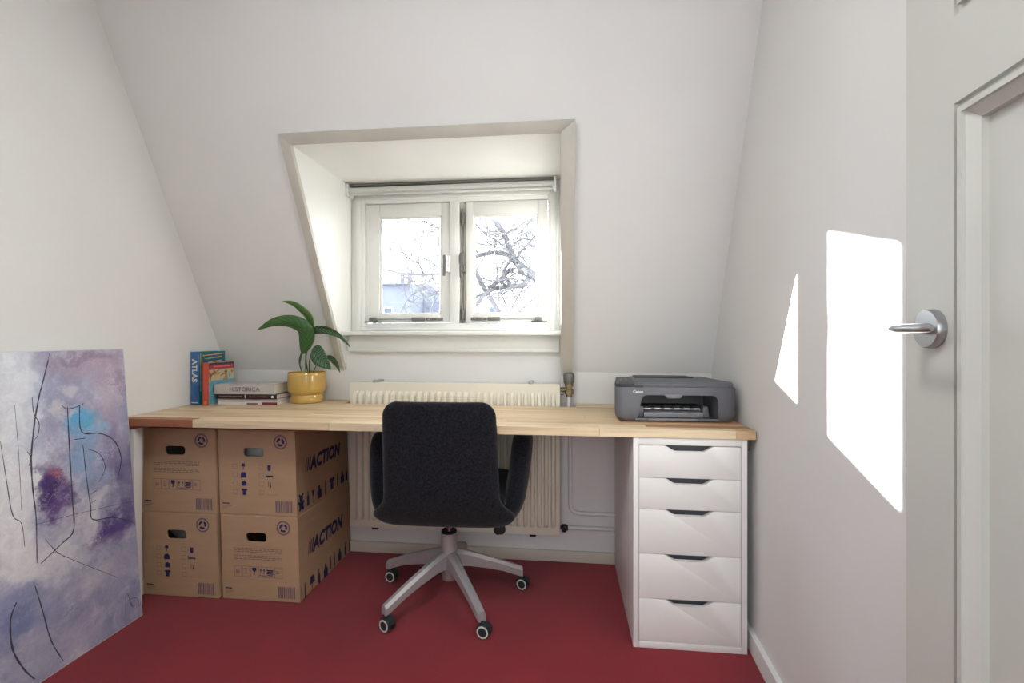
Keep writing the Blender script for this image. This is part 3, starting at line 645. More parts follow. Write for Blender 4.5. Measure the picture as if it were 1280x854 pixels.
def paint_mat():
    m = bpy.data.materials.new('abstract_paint'); m.use_nodes = True; nt = m.node_tree; p = nt.nodes['Principled BSDF']; p.inputs['Roughness'].default_value = .55
    L = nt.links.new; N = nt.nodes.new
    uv = N('ShaderNodeUVMap')
    n1 = N('ShaderNodeTexNoise'); n1.inputs['Scale'].default_value = 8; n1.inputs['Detail'].default_value = 8; n1.inputs['Roughness'].default_value = .65; L(uv.outputs[0], n1.inputs['Vector'])
    sb = N('ShaderNodeVectorMath'); sb.operation = 'SUBTRACT'; sb.inputs[1].default_value = (.5, .5, .5); L(n1.outputs['Color'], sb.inputs[0])
    sc = N('ShaderNodeVectorMath'); sc.operation = 'SCALE'; sc.inputs['Scale'].default_value = .24; L(sb.outputs[0], sc.inputs[0])
    ad = N('ShaderNodeVectorMath'); ad.operation = 'ADD'; L(uv.outputs[0], ad.inputs[0]); L(sc.outputs[0], ad.inputs[1])
    n2 = N('ShaderNodeTexNoise'); n2.inputs['Scale'].default_value = 7; n2.inputs['Detail'].default_value = 9; n2.inputs['Roughness'].default_value = .7; n2.inputs['Distortion'].default_value = .8; L(uv.outputs[0], n2.inputs['Vector'])
    rp = N('ShaderNodeValToRGB'); L(n2.outputs['Fac'], rp.inputs[0]); e = rp.color_ramp.elements
    e[0].position = .30; e[0].color = (*lin((140, 144, 182)), 1); e[1].position = .72; e[1].color = (*lin((222, 222, 230)), 1)
    k = e.new(.5); k.color = (*lin((176, 178, 204)), 1)
    cur = rp.outputs[0]
    def blob(px, py, rs, rt, col, st):
        nonlocal cur
        s, t = pic(px, py)
        s1 = N('ShaderNodeVectorMath'); s1.operation = 'SUBTRACT'; s1.inputs[1].default_value = (s, t, 0); L(ad.outputs[0], s1.inputs[0])
        m1 = N('ShaderNodeVectorMath'); m1.operation = 'MULTIPLY'; m1.inputs[1].default_value = (1 / rs, 1 / rt, 0); L(s1.outputs[0], m1.inputs[0])
        ln = N('ShaderNodeVectorMath'); ln.operation = 'LENGTH'; L(m1.outputs[0], ln.inputs[0])
        mr = N('ShaderNodeMapRange'); mr.interpolation_type = 'SMOOTHSTEP'; mr.inputs['From Min'].default_value = 1.15; mr.inputs['From Max'].default_value = .35; mr.inputs['To Min'].default_value = 0; mr.inputs['To Max'].default_value = st; L(ln.outputs['Value'], mr.inputs['Value'])
        mx = N('ShaderNodeMix'); mx.data_type = 'RGBA'; L(mr.outputs[0], mx.inputs['Factor']); L(cur, mx.inputs['A']); mx.inputs['B'].default_value = (*lin(col), 1); cur = mx.outputs['Result']
    for b in ((85, 455, .22, .06, (172, 160, 178), .8), (130, 460, .10, .10, (186, 166, 186), .7), (130, 540, .08, .14, (184, 166, 190), .7), (140, 500, .05, .06, (204, 190, 204), .6),
              (15, 520, .09, .30, (228, 230, 236), .95), (8, 620, .12, .22, (232, 232, 238), .95), (35, 480, .07, .10, (196, 204, 224), .7), (30, 530, .05, .12, (170, 184, 214), .6),
              (62, 520, .05, .10, (176, 176, 202), .6), (100, 530, .05, .08, (120, 176, 214), .85), (112, 520, .035, .05, (110, 186, 224), .8), (105, 575, .05, .09, (140, 176, 212), .7),
              (140, 560, .05, .10, (142, 140, 186), .7), (165, 600, .05, .20, (128, 118, 166), .7), (66, 600, .055, .10, (128, 96, 138), .85), (58, 612, .03, .05, (78, 56, 118), .85), (68, 590, .025, .03, (150, 84, 104), .6),
              (82, 625, .03, .05, (104, 74, 138), .7), (140, 660, .09, .05, (116, 96, 158), .75), (125, 668, .06, .03, (110, 88, 150), .6), (90, 650, .04, .05, (190, 184, 200), .6), (128, 620, .06, .035, (222, 222, 232), .8), (104, 660, .04, .05, (224, 224, 232), .8), (60, 705, .12, .08, (230, 230, 236), .92), (30, 720, .06, .06, (232, 232, 238), .9),
              (150, 700, .06, .06, (186, 182, 204), .7), (120, 720, .08, .07, (214, 214, 224), .7), (166, 740, .03, .05, (148, 150, 188), .7), (20, 770, .09, .08, (152, 162, 200), .8), (60, 770, .05, .07, (160, 166, 200), .7), (100, 790, .08, .06, (198, 188, 214), .7), (40, 820, .10, .05, (186, 186, 208), .7),
              (14, 500, .07, .28, (230, 234, 240), .9), (10, 640, .10, .24, (238, 238, 242), .95), (30, 690, .09, .06, (238, 238, 242), .9), (58, 606, .045, .06, (70, 48, 112), .9), (74, 622, .03, .04, (92, 62, 128), .8), (66, 588, .03, .03, (160, 92, 112), .7), (48, 590, .02, .05, (110, 100, 150), .6), (140, 654, .08, .035, (94, 74, 146), .85), (160, 640, .03, .05, (104, 88, 150), .7), (104, 522, .04, .05, (104, 184, 226), .9), (118, 545, .04, .05, (150, 196, 226), .7), (125, 590, .04, .07, (168, 184, 220), .7), (112, 640, .035, .05, (230, 230, 238), .85), (30, 780, .07, .05, (120, 136, 184), .7), (150, 480, .04, .06, (164, 140, 166), .7), (110, 447, .10, .025, (150, 134, 158), .7), (150, 590, .03, .06, (96, 90, 150), .6), (72, 512, .03, .03, (214, 210, 214), .7), (90, 487, .03, .025, (216, 210, 214), .7), (95, 515, .02, .03, (206, 200, 208), .6)): blob(*b)
    n4 = N('ShaderNodeTexNoise'); n4.inputs['Scale'].default_value = 26; n4.inputs['Detail'].default_value = 9; n4.inputs['Roughness'].default_value = .75; n4.inputs['Distortion'].default_value = 1.2; L(uv.outputs[0], n4.inputs['Vector'])
    r4 = N('ShaderNodeValToRGB'); L(n4.outputs['Fac'], r4.inputs[0]); r4.color_ramp.elements[0].position = .33; r4.color_ramp.elements[0].color = (.62, .60, .68, 1); r4.color_ramp.elements[1].position = .60; r4.color_ramp.elements[1].color = (1.12, 1.12, 1.12, 1)
    mm = N('ShaderNodeMix'); mm.data_type = 'RGBA'; mm.blend_type = 'MULTIPLY'; mm.inputs['Factor'].default_value = .38; L(cur, mm.inputs['A']); L(r4.outputs[0], mm.inputs['B']); cur = mm.outputs['Result']
    vo = N('ShaderNodeTexVoronoi'); vo.feature = 'DISTANCE_TO_EDGE'; vo.inputs['Scale'].default_value = 38; L(ad.outputs[0], vo.inputs['Vector'])
    v1 = N('ShaderNodeMapRange'); v1.inputs['From Min'].default_value = .10; v1.inputs['From Max'].default_value = .0; L(vo.outputs['Distance'], v1.inputs['Value'])
    n5 = N('ShaderNodeTexNoise'); n5.inputs['Scale'].default_value = 9; n5.inputs['Detail'].default_value = 4; L(uv.outputs[0], n5.inputs['Vector'])
    v2 = N('ShaderNodeMapRange'); v2.inputs['From Min'].default_value = .52; v2.inputs['From Max'].default_value = .66; v2.inputs['To Max'].default_value = .55; L(n5.outputs['Fac'], v2.inputs['Value'])
    v3 = N('ShaderNodeMath'); v3.operation = 'MULTIPLY'; L(v1.outputs[0], v3.inputs[0]); L(v2.outputs[0], v3.inputs[1])
    m5 = N('ShaderNodeMix'); m5.data_type = 'RGBA'; L(v3.outputs[0], m5.inputs['Factor']); L(cur, m5.inputs['A']); m5.inputs['B'].default_value = (*lin((228, 226, 232)), 1); cur = m5.outputs['Result']
    L(cur, p.inputs['Base Color'])
    n3 = N('ShaderNodeTexNoise'); n3.inputs['Scale'].default_value = 240; L(uv.outputs[0], n3.inputs['Vector']); bp = N('ShaderNodeBump'); bp.inputs['Strength'].default_value = .15; bp.inputs['Distance'].default_value = .002
    L(n3.outputs['Fac'], bp.inputs['Height']); L(bp.outputs[0], p.inputs['Normal'])
    return m
# stretcher body with canvas-wrapped edges, painted face a separate part
V = [onp(s, t, d) for d in (-.020, -.0005) for s, t in ((0, 0), (PWD, 0), (PWD, PL), (0, PL))]
raw('canvas_edge', V, [(0, 1, 2, 3), (4, 5, 6, 7), (0, 1, 5, 4), (1, 2, 6, 5), (2, 3, 7, 6), (3, 0, 4, 7)], m_canvas_edge, pt, True)
e_ = .003; fv = [(e_, e_), (PWD - e_, e_), (PWD - e_, PL - e_), (e_, PL - e_)]
V = [onp(s, t, d) for d in (-.0005, .0008) for s, t in fv]
pf = raw('painted_face', V, [(4, 5, 6, 7), (0, 1, 5, 4), (1, 2, 6, 5), (2, 3, 7, 6), (3, 0, 4, 7)], paint_mat(), pt, True, fix=False)
uvl = pf.data.uv_layers.new(name='UVMap')
for lp in pf.data.loops: uvl.data[lp.index].uv = fv[lp.vertex_index % 4]
def zc(x, y): return (x / 1.9677, 420 + y / 1.9677)
STK = [([(118, 60), (103, 120), (95, 150), (84, 215), (76, 300), (80, 380), (88, 450), (90, 560)], 2.6), ([(78, 150), (82, 190), (95, 215), (92, 245), (78, 262)], 1.5), ([(122, 40), (112, 80), (92, 160)], 1.0),
       ([(165, 175), (170, 280), (177, 400), (180, 478), (150, 512), (100, 560)], 2.6), ([(150, 170), (165, 180), (195, 172), (205, 165)], 1.6), ([(195, 170), (200, 236), (245, 240), (280, 258), (297, 300), (290, 345)], 2.4), ([(182, 255), (210, 252)], 1.4),
       ([(203, 268), (212, 350), (222, 420), (228, 452), (280, 447), (335, 462)], 2.0), ([(215, 278), (245, 292), (258, 325), (242, 360)], 1.4), ([(0, 260), (14, 350), (30, 440), (52, 462), (60, 520)], 1.3), ([(40, 655), (25, 700), (30, 770), (58, 820), (85, 845)], 2.8), ([(85, 615), (105, 680), (125, 750), (155, 800)], 2.2),
       ([(85, 465), (200, 435), (335, 405)], .8), ([(130, 530), (200, 560), (290, 595)], .9), ([(35, 170), (45, 290), (52, 430)], .8), ([(222, 390), (238, 380)], 1.2), ([(222, 412), (236, 404)], 1.2), ([(308, 690), (310, 632), (326, 668), (318, 650), (336, 645), (342, 665), (350, 640)], 1.0), ([(66, 285), (75, 300), (70, 320)], 1.6), ([(110, 500), (135, 528), (160, 545)], 1.1)]
for pts, w in STK:
    V = []; F = []
    q = smooth_path([(*pic(*zc(*p)), 0) for p in pts], 5); nq = len(q)
    for i, a in enumerate(q):
        t = (q[min(i + 1, nq - 1)] - q[max(i - 1, 0)]).normalized(); nn = Vector((-t.y, t.x, 0)); ww = .00085 * w * (.55 + .45 * sin(pi * (i + .6) / nq)) * (1 + .25 * sin(i * 2.1))
        for sg in (-1, 1): c_ = a + nn * ww * sg; V.append(onp(max(.004, c_.x), max(.004, c_.y), .0014))
        if i: b0 = len(V) - 4; F.append((b0, b0 + 1, b0 + 3, b0 + 2))
    raw('charcoal_line', V, F, m_stroke, pt, True, fix=False)

# ------------------------------------------------------------------ books
def book(loc, rotz, sx, sy, sz, cover_m, label, pages='back', group=None):
    """local x: thickness/spine width when standing (sx), y: depth away from spine, z: height; lying books are given as sx long, sz thick"""
    b = thing('book', label, 'book', loc, rotz, group); return b
DT_ = DZ1 + .0004
# standing: spine faces the room (local -y)
def standing(loc, rz, w, d, h, m_sp, m_cv, label):
    b = thing('book', label, 'book', loc, rz, 'books on the desk'); c = .0025
    boxes('cover', [(0, c, .001, d, 0, h), (w - c, w, .001, d, 0, h)], m_cv, b)
    box('spine', -.0006, w + .0006, -.001, .003, 0, h, m_sp, b, bev=.0008)
    box('pages', c, w - c, .003, d - .004, .003, h - .004, m_page, b)
    return b
def bookart(name, cols, scale, stretch=(1, 1, 1)):
    m = mat(name, (128, 128, 128), .35); nt = m.node_tree; p = nt.nodes['Principled BSDF']
    tc = nt.nodes.new('ShaderNodeTexCoord'); mp = nt.nodes.new('ShaderNodeMapping'); mp.inputs['Scale'].default_value = stretch; n = nt.nodes.new('ShaderNodeTexNoise'); n.inputs['Scale'].default_value = scale; n.inputs['Detail'].default_value = 4; n.inputs['Distortion'].default_value = 1.
    nt.links.new(tc.outputs['Object'], mp.inputs[0]); nt.links.new(mp.outputs[0], n.inputs['Vector'])
    r = nt.nodes.new('ShaderNodeValToRGB'); r.color_ramp.interpolation = 'EASE'; nt.links.new(n.outputs['Fac'], r.inputs[0]); e = r.color_ramp.elements
    for k, cc in enumerate(cols):
        pos = .3 + .4 * k / (len(cols) - 1)
        el = e[k] if k < 2 else e.new(pos)
        el.position = pos; el.color = (*lin(cc), 1)
    nt.links.new(r.outputs[0], p.inputs['Base Color']); return m
m_at_sp = bookart('atlas_spine_print', [(30, 70, 120), (52, 104, 160), (90, 140, 190)], 14)
m_at_cv = bookart('atlas_cover_print', [(20, 84, 100), (36, 120, 110), (30, 92, 130), (70, 140, 130)], 9, (1, 1, 3))
ab = standing((-1.6625, 1.972, DT_), radians(-4), .042, .150, .238, m_at_sp, m_at_cv, 'tall blue atlas standing upright against the side wall')
m_gold = mat('gold_lettering', (226, 176, 120), .5, var=.1, vscale=60); m_offw = mat('offwhite_print', (228, 224, 216), .6, var=.04, vscale=50); m_redp = mat('red_print', (186, 62, 66), .5, var=.08, vscale=40)
flat('title', [], lambda a, c: (.021 + a, -.0018, c), m_offw, ab, [('ATLAS', .036, -.013, .205, dict(bold=.001, ang=-pi / 2))])
flat('spine_band', [rc(.004, .038, .008, .012)], lambda a, c: (a, -.0018, c), m_offw, ab)
flat('cover_stripe', [[(.02, .222), (.13, .228), (.13, .224), (.02, .218)], [(.03, .206), (.13, .215), (.13, .209), (.03, .204)], rc(.006, .009, .06, .23), rc(.014, .016, .12, .22), [(.05, .19), (.13, .197), (.13, .193), (.05, .188)]], lambda a, c: (.0427, a, c), m_gold, ab)
m_rb_cv = bookart('red_book_cover_print', [(70, 120, 150), (150, 190, 190), (214, 180, 120), (110, 70, 50), (196, 170, 130)], 22)
m_rb_sp = mat('red_book_spine', (200, 74, 56), .4, var=.08, vscale=30)
rb_ = standing((-1.5905, 1.955, DT_), radians(-2.5), .026, .158, .190, m_rb_sp, m_rb_cv, 'smaller red book standing in front of the blue atlas')
flat('cover_sky', [rc(.004, .156, .004, .108)], lambda a, c: (.0265, a, c), mat('teal_print', (104, 160, 178), .4, var=.25, vscale=40), rb_)
flat('cover_head', [rc(.004, .156, .158, .188)], lambda a, c: (.0265, a, c), mat('navy_head_print', (60, 60, 84), .4, var=.1), rb_)
flat('cover_title', [rc(.012, .15, .160, .178)], lambda a, c: (.0267, a, c), m_redp, rb_)
flat('cover_line', [rc(.03, .13, .168, .173)], lambda a, c: (.0268, a, c), mat('pink_print', (226, 120, 130), .5, var=.05), rb_)
flat('spine_mark', [rc(.005, .021, .003, .020)], lambda a, c: (a, -.0018, c), mat('orange_print', (214, 130, 60), .5, var=.05), rb_)
# lying stack, spine to the room
def lying(loc, rz, L, D, T, m_cv, label, pm=None):
    b = thing('book', label, 'book', loc, rz, 'books on the desk'); c = .0018
    boxes('cover', [(0, L, .001, D, 0, c), (0, L, .001, D, T - c, T)], m_cv, b)
    box('spine', 0, L, -.001, .003, 0, T, m_cv, b, bev=.0008)
    box('pages', .003, L - .003, .003, D - .004, c, T - c, pm or m_page, b)
    return b
m_b1 = mat('white_book_cover', (226, 220, 218), .35, var=.04, vscale=20); m_b2 = mat('pale_book_cover', (206, 196, 196), .35, var=.05, vscale=20)
m_b3 = mat('black_book_cover', (36, 28, 32), .35, var=.1, vscale=30); m_b4 = mat('grey_book_cover', (190, 184, 180), .4, var=.05, vscale=15)
z = DT_
def strip(b, name, L0, L1, c0, c1, m): flat(name, [rc(L0, L1, c0, c1)], lambda a, c: (a, -.0018, c), m, b)
k1 = lying((-1.543, 1.985, z), radians(3), .281, .124, .0135, m_b1, 'white paperback at the bottom of the lying book stack'); z += .0139
strip(k1, 'spine_photo', .205, .275, .001, .0125, mat('wine_print', (128, 40, 60), .4, var=.3, vscale=90)); strip(k1, 'spine_title', .135, .185, .002, .009, mat('mauve_print', (120, 84, 96), .5, var=.4, vscale=120))
k2 = lying((-1.545, 1.986, z), radians(4), .279, .123, .0125, m_b2, 'pale grey paperback second from the bottom of the book stack'); z += .0129
strip(k2, 'spine_line', .01, .27, .0085, .0100, mat('grey_mauve_print', (150, 130, 138), .5, var=.1))
k3 = lying((-1.548, 1.984, z), radians(2), .280, .123, .0215, m_b3, 'thin black book under the grey history volume'); z += .0219
strip(k3, 'spine_title', .012, .12, .008, .013, mat('dim_print', (150, 120, 120), .5, var=.3, vscale=100)); strip(k3, 'spine_mark', .133, .137, .003, .019, m_offw); strip(k3, 'spine_subtitle', .15, .24, .008, .013, mat('dim_red_print', (110, 62, 66), .5, var=.3, vscale=100)); 
flat('publisher_mark', [circ(.262, .0105, .006, 12)], lambda a, c: (a, -.0018, c), m_offw, k3)
k4 = lying((-1.555, 1.978, z), radians(4), .272, .136, .0440, m_b4, 'thick grey history book on top of the stack'); zt = z + .044
flat('title', [], lambda a, c: (a, -.0018, c), mat('title_print', (108, 96, 100), .5, var=.05), k4, [('HISTORICA', .026, .070, .013, dict(sa=1.05, bold=.0004))])
flat('cover_picture', [[(.10, .004), (.27, .004), (.27, .05), (.18, .03)]], lambda a, c: (a, c, .0445), mat('cover_photo_print', (216, 212, 208), .4, var=.2, vscale=30), k4)
flat('cover_spot', [rc(.185, .195, .006, .02)], lambda a, c: (a, c, .0447), m_b3, k4)

# ------------------------------------------------------------------ potted plant
pcx, pcy = -1.192, 2.113
pl = thing('potted_plant', 'leafy green houseplant in an ochre glazed pot on the desk', 'plant', (pcx, pcy, DZ1))
kk = 1.03
prof = [(0, .0), (.062, .0), (.0685, .003), (.0700, .008), (.0700, .026), (.0665, .032), (.0660, .037), (.0735, .043), (.0800, .054), (.0825, .070), (.0830, .095), (.0815, .122), (.0795, .136), (.0775, .138), (.0755, .136), (.0770, .115), (.0765, .08), (0, .075)]
lathe('pot', [(r * kk, z * kk) for r, z in prof], m_pot, pl, 48)
lathe('soil', [(0, .124), (.03, .127), (.06, .122), (.078, .118), (.078, .10), (0, .10)], m_soil, pl, 24)
def leafmat(name, rgb, vein):
    m = mat(name, rgb, .32); nt = m.node_tree; p = nt.nodes['Principled BSDF']; L = nt.links.new; N = nt.nodes.new
    uv = N('ShaderNodeUVMap'); sp = N('ShaderNodeSeparateXYZ'); L(uv.outputs[0], sp.inputs[0])
    ab_ = N('ShaderNodeMath'); ab_.operation = 'ABSOLUTE'; L(sp.outputs[1], ab_.inputs[0])
    a = N('ShaderNodeMath'); a.operation = 'MULTIPLY_ADD'; L(ab_.outputs[0], a.inputs[0]); a.inputs[1].default_value = -.16; L(sp.outputs[0], a.inputs[2])
    b = N('ShaderNodeMath'); b.operation = 'MULTIPLY'; L(a.outputs[0], b.inputs[0]); b.inputs[1].default_value = 75
    s_ = N('ShaderNodeMath'); s_.operation = 'SINE'; L(b.outputs[0], s_.inputs[0])
    mr = N('ShaderNodeMapRange'); L(s_.outputs[0], mr.inputs['Value']); mr.inputs['From Min'].default_value = .75; mr.inputs['From Max'].default_value = 1.; mr.inputs['To Max'].default_value = vein
    mx = N('ShaderNodeMix'); mx.data_type = 'RGBA'; L(mr.outputs[0], mx.inputs['Factor']); mx.inputs['A'].default_value = (*lin(rgb), 1); mx.inputs['B'].default_value = (*lin([min(255, c + 80) for c in rgb]), 1)
    L(mx.outputs['Result'], p.inputs['Base Color']); p.inputs['Subsurface Weight'].default_value = 0.0
    return m
m_leaf = leafmat('leaf_green', (54, 94, 46), .25); m_leafv = leafmat('leaf_green_veined', (48, 86, 52), 1.); m_leafl = leafmat('leaf_light', (74, 112, 50), .3)
def leaf(mid, wdir, wmax, m, fold=.25, prof=None):
    q = smooth_path(mid, 5); n = len(q); V = []; F = []; UV = []; nc = 6
    cum = [0]
    for a, b in zip(q, q[1:]): cum.append(cum[-1] + (b - a).length)
    for i, a in enumerate(q):
        t = cum[i] / cum[-1]; w = wmax * (sin(pi * t ** .8) ** .75 if 0 < t < 1 else 0) * (1 - .35 * t) * 1.15 + .0004
        tg = (q[min(i + 1, n - 1)] - q[max(i - 1, 0)]).normalized(); wd = Vector(wdir[0]).lerp(Vector(wdir[1]), t) if isinstance(wdir[0], (tuple, list)) else Vector(wdir)
        wd = (wd - tg * wd.dot(tg)).normalized(); nn = tg.cross(wd)
        for k in range(nc + 1):
            s = -1 + 2 * k / nc; V.append(a + wd * w * s + nn * fold * w * (abs(s) - .4) + nn * .0008 * sin(9 * t + 3 * s)); UV.append((t, s))
    for i in range(n - 1):
        for k in range(nc): F.append((i * (nc + 1) + k, i * (nc + 1) + k + 1, (i + 1) * (nc + 1) + k + 1, (i + 1) * (nc + 1) + k))
    o = raw('leaf', V, F, m, pl, True, True, fix=False)
    ul = o.data.uv_layers.new(name='UVMap')
    for lp in o.data.loops: ul.data[lp.index].uv = UV[lp.vertex_index]
    md = o.modifiers.new('thickness', 'SOLIDIFY'); md.thickness = .0009
    return o
A = lambda px, py, Y: at(px, py, Y)
def stem(pts, r=.0028): tube('stem', smooth_path(pts, 6), r, m_stem, pl, 8, True)
base = lambda dx, dy: Vector((pcx + dx, pcy + dy, DZ1 + .118))
leaf([A(378, 443, 2.035), A(382, 430, 2.015), A(383, 418, 1.995), A(377, 408, 1.98), A(362, 402, 1.97), A(342, 403, 1.955), A(321, 413, 1.94)], ((1, .2, .1), (.1, -.35, 1)), .034, m_leaf, .3)
leaf([A(384, 419, 2.03), A(387, 408, 2.02), A(385, 397, 2.005), A(377, 388, 1.99), A(367, 380, 1.975), A(353, 376.5, 1.96)], ((1, -.5, .1), (.5, -.3, .8)), .023, m_leafl, .35)
leaf([A(387, 420, 2.04), A(394, 413, 2.02), A(408, 412, 2.0), A(424, 419, 1.98), A(438, 434, 1.96)], ((.2, -.55, .6), (.35, -.4, .75)), .021, m_leafv, .3)
leaf([A(391, 436, 2.03), A(397, 443, 2.01), A(405, 452, 1.995), A(414, 462, 1.985)], (.75, -.25, .55), .043, m_leafv, .18)
leaf([A(405, 447, 2.05), A(414, 448, 2.05), A(421, 455, 2.04), A(425, 466, 2.03)], (.7, -.5, .5), .018, m_leafv, .2)
stem([base(-.012, 0), A(375, 458, 2.08), A(376, 448, 2.05), A(378, 441, 2.035)]); stem([base(.0, -.006), A(382, 452, 2.07), A(384, 434, 2.05), A(384.5, 419, 2.03)]); stem([base(.006, .004), A(382.5, 450, 2.075), A(383, 430, 2.055), A(387, 420, 2.04)], .0026)
stem([base(.014, -.004), A(387, 452, 2.07), A(391, 436, 2.03)]); stem([base(.022, 0), A(397, 454, 2.08), A(405, 447, 2.05)], .0022); stem([base(-.018, .004), A(374, 452, 2.08), A(379, 436, 2.05), A(383, 424, 2.02)], .0024)
lathe('stem_base', [(0, 0), (.010, 0), (.006, .022), (0, .024)], mat('pale_stem', (168, 170, 70), .6, var=.1, vscale=50), pl, 10, (-.012, -.01, .122)); lathe('stem_base', [(0, 0), (.008, 0), (.005, .02), (0, .022)], MATS['pale_stem'], pl, 10, (.012, -.014, .122))

# ------------------------------------------------------------------ printer
pr = thing('printer', 'dark grey inkjet printer on the desk end', 'printer', (.403, 1.762, DT_), radians(1.2))
PWp, PDp, PHp = .436, .300, .126
def prs(ins, z, fr_=.034): return [(x, y, z) for x, y in rrect(-PWp / 2 + ins, PWp / 2 - ins, ins * .8, PDp - ins, (fr_, fr_, .014, .014), 8)]
body = loft('body', [prs(.016, .0), prs(.011, .004), prs(.005, .012), prs(.001, .024), prs(0, .04), prs(0, .120), prs(.002, .124)], m_prn, pr)
cu_ = prism('c', [(-.136, .010), (.150, .010), (.145, .080), (.138, .092), (.128, .0955), (-.104, .0955), (-.114, .092), (-.121, .082)], XZ, -.02, .135, None, pr)
boolean(body, [cu_])
body.data.set_sharp_from_angle(angle=radians(35))
# lining of the opening
boxes('output_slot', [(-.14, .15, .128, .134, .008, .097), (-.13, .146, .004, .134, .0955, .0985)], m_prn2, pr)
boxes('slot_floor', [(-.130, .146, .006, .130, .0095, .0125)], m_prn2, pr)
lofts = [[(-.138, .0, z0), (-.120, .05, z0), (-.120, .05, z1), (-.138, .0, z1)] for z0, z1 in ((.01, .05),)]
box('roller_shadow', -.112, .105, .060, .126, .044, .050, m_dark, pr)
tube('roller_bar', [(-.108, .058, .038), (.100, .058, .038)], .0055, m_prn3, pr, 10)
rr = random.Random(2)
for k in range(6): tube('roller', [(-.104 + k * .0365, .056, .039), (-.104 + k * .0365 + .022, .056, .039)], .0075, m_steel, pr, 12)
boxes('paper_tray', [(-.112, .102, .018, .060, .0125, .032)], m_prn3, pr, bev=.003)
prism('tray_wing', [(-.132, .0125), (-.108, .0125), (-.112, .050), (-.127, .052)], XZ, .03, .10, m_prn, pr, bev=.001); prism('tray_wing', [(.104, .0125), (.128, .0125), (.122, .052), (.106, .05)], XZ, .03, .10, m_prn, pr, bev=.001)
boxes('tray_flap', [(-.098, .080, -.0015, .012, .0035, .0115)], m_prn3, pr, bev=.0015)
for a_, b_ in ((-.144, -.099), (.081, .150)): box('flap_end', a_, b_, -.0012, .010, .003, .0125, m_prn, pr, bev=.0015)
prism('grip_tab', [(-.040, .098), (.022, .098), (.018, .088), (.013, .0845), (-.028, .0845), (-.034, .089)], XZ, -.0015, .012, m_prn3, pr, bev=.001)
# top: control panel at the left, scanner lid to its right
def lidsec(x0, x1, ins, z, r): return [(x, y, z) for x, y in rrect(x0 + ins, x1 - ins, ins, PDp - ins, r, 8)]
loft('control_panel', [lidsec(-PWp / 2, -.150, .0015, .1235, (.034, .001, .001, .014)), lidsec(-PWp / 2, -.150, 0, .126, (.034, .001, .001, .014)), lidsec(-PWp / 2, -.150, 0, .134, (.034, .001, .001, .014)), lidsec(-PWp / 2, -.150, .0015, .136, (.033, .001, .001, .014))], m_prn2, pr)
lid = loft('scanner_lid', [lidsec(-.148, PWp / 2, .0015, .1235, (.001, .05, .014, .001)), lidsec(-.148, PWp / 2, 0, .126, (.001, .05, .014, .001)), lidsec(-.148, PWp / 2, 0, .135, (.001, .05, .014, .001)), lidsec(-.148, PWp / 2, .004, .140, (.001, .048, .012, .001))], m_prn, pr)
boxes('rear_feed_cover', [(-.132, .135, .200, .290, .1395, .1445)], m_prn2, lid, bev=.002)
boxes('lid_shadow_gap', [(-.135, .15, .02, .024, .1235, .1238)], m_prn2, lid)
boxes('lid_grip', [(-.146, -.115, -.0012, .006, .1235, .132)], m_prn2, lid, bev=.001)
boxes('display', [(-.205, -.165, .045, .085, .136, .1366)], m_blackp, pr); boxes('button', [(-.20 + (k % 2) * .022, -.188 + (k % 2) * .022, .11 + (k // 2) * .03, .122 + (k // 2) * .03, .136, .137) for k in range(8)], m_prn3, pr)
flat('brand_lettering', [], lambda a, c: (-.152 + a, -.0008, .1035 + c), m_offw, pr, [('Canon', .0135, 0, 0, dict(bold=.0003, sa=1.0))])

# the housing narrows towards the back
for o in list(pr.children_recursive):
    for v in o.data.vertices: v.co.x *= 1 - .20 * max(0, min(v.co.y, .3)) / .3

# ------------------------------------------------------------------ office chair
ch = thing('office_chair', 'dark charcoal upholstered swivel chair on a silver five-star base', 'chair', (-.453, 1.862, 0))
ca = radians(2.0)
def U(x, y, z): return Vector((x * cos(ca) - y * sin(ca) + .026, x * sin(ca) + y * cos(ca) - .022, z))
ZB0, ZB1 = .361, .816
def hw(z):
    r = .050; w = .193 + .010 * min(1, max(0, (ZB1 - z) / .33))
    if z > ZB1 - r: q = (z - (ZB1 - r)) / r; w -= r * (1 - sqrt(max(0, 1 - q * q)))
    if z < .495:
        q = min(1, (.495 - z) / .085); w += .054 * q ** 2.2
    rb = .062
    if z < ZB0 + rb: q = (ZB0 + rb - z) / rb; w -= rb * 1.15 * (1 - sqrt(max(0, 1 - q * q)))
    return w
def backf(u, v):
    z = ZB0 + (ZB1 - ZB0) * (v + 1) / 2; x = u * hw(z)
    y = -.222 - .060 * (v + 1) / 2 + .008 * u * u + (.05 * max(0, (.50 - z) / .13) ** 2)
    return U(x, y, z)
pw4 = lambda u, k: max(0, 1 - abs(u) ** k)
pillow('backrest', backf, lambda u, v: .027 * pw4(u, 8) ** .5 * pw4(v, 12) ** .5, m_fabric, ch, 30, 40)
pillow('seat', lambda u, v: U(u * (.235 - .02 * v * v), -.205 + (v + 1) / 2 * .43, .437 + .012 * u * u - .010 * max(0, v) ** 2), lambda u, v: .040 * pw4(u, 6) ** .5 * pw4(v, 6) ** .5, m_fabric, ch, 24, 24)
AP = smooth_path([(.15, 0, .388), (.205, 0, .396), (.240, 0, .430), (.256, 0, .50), (.266, 0, .58), (.273, 0, .672)], 8)
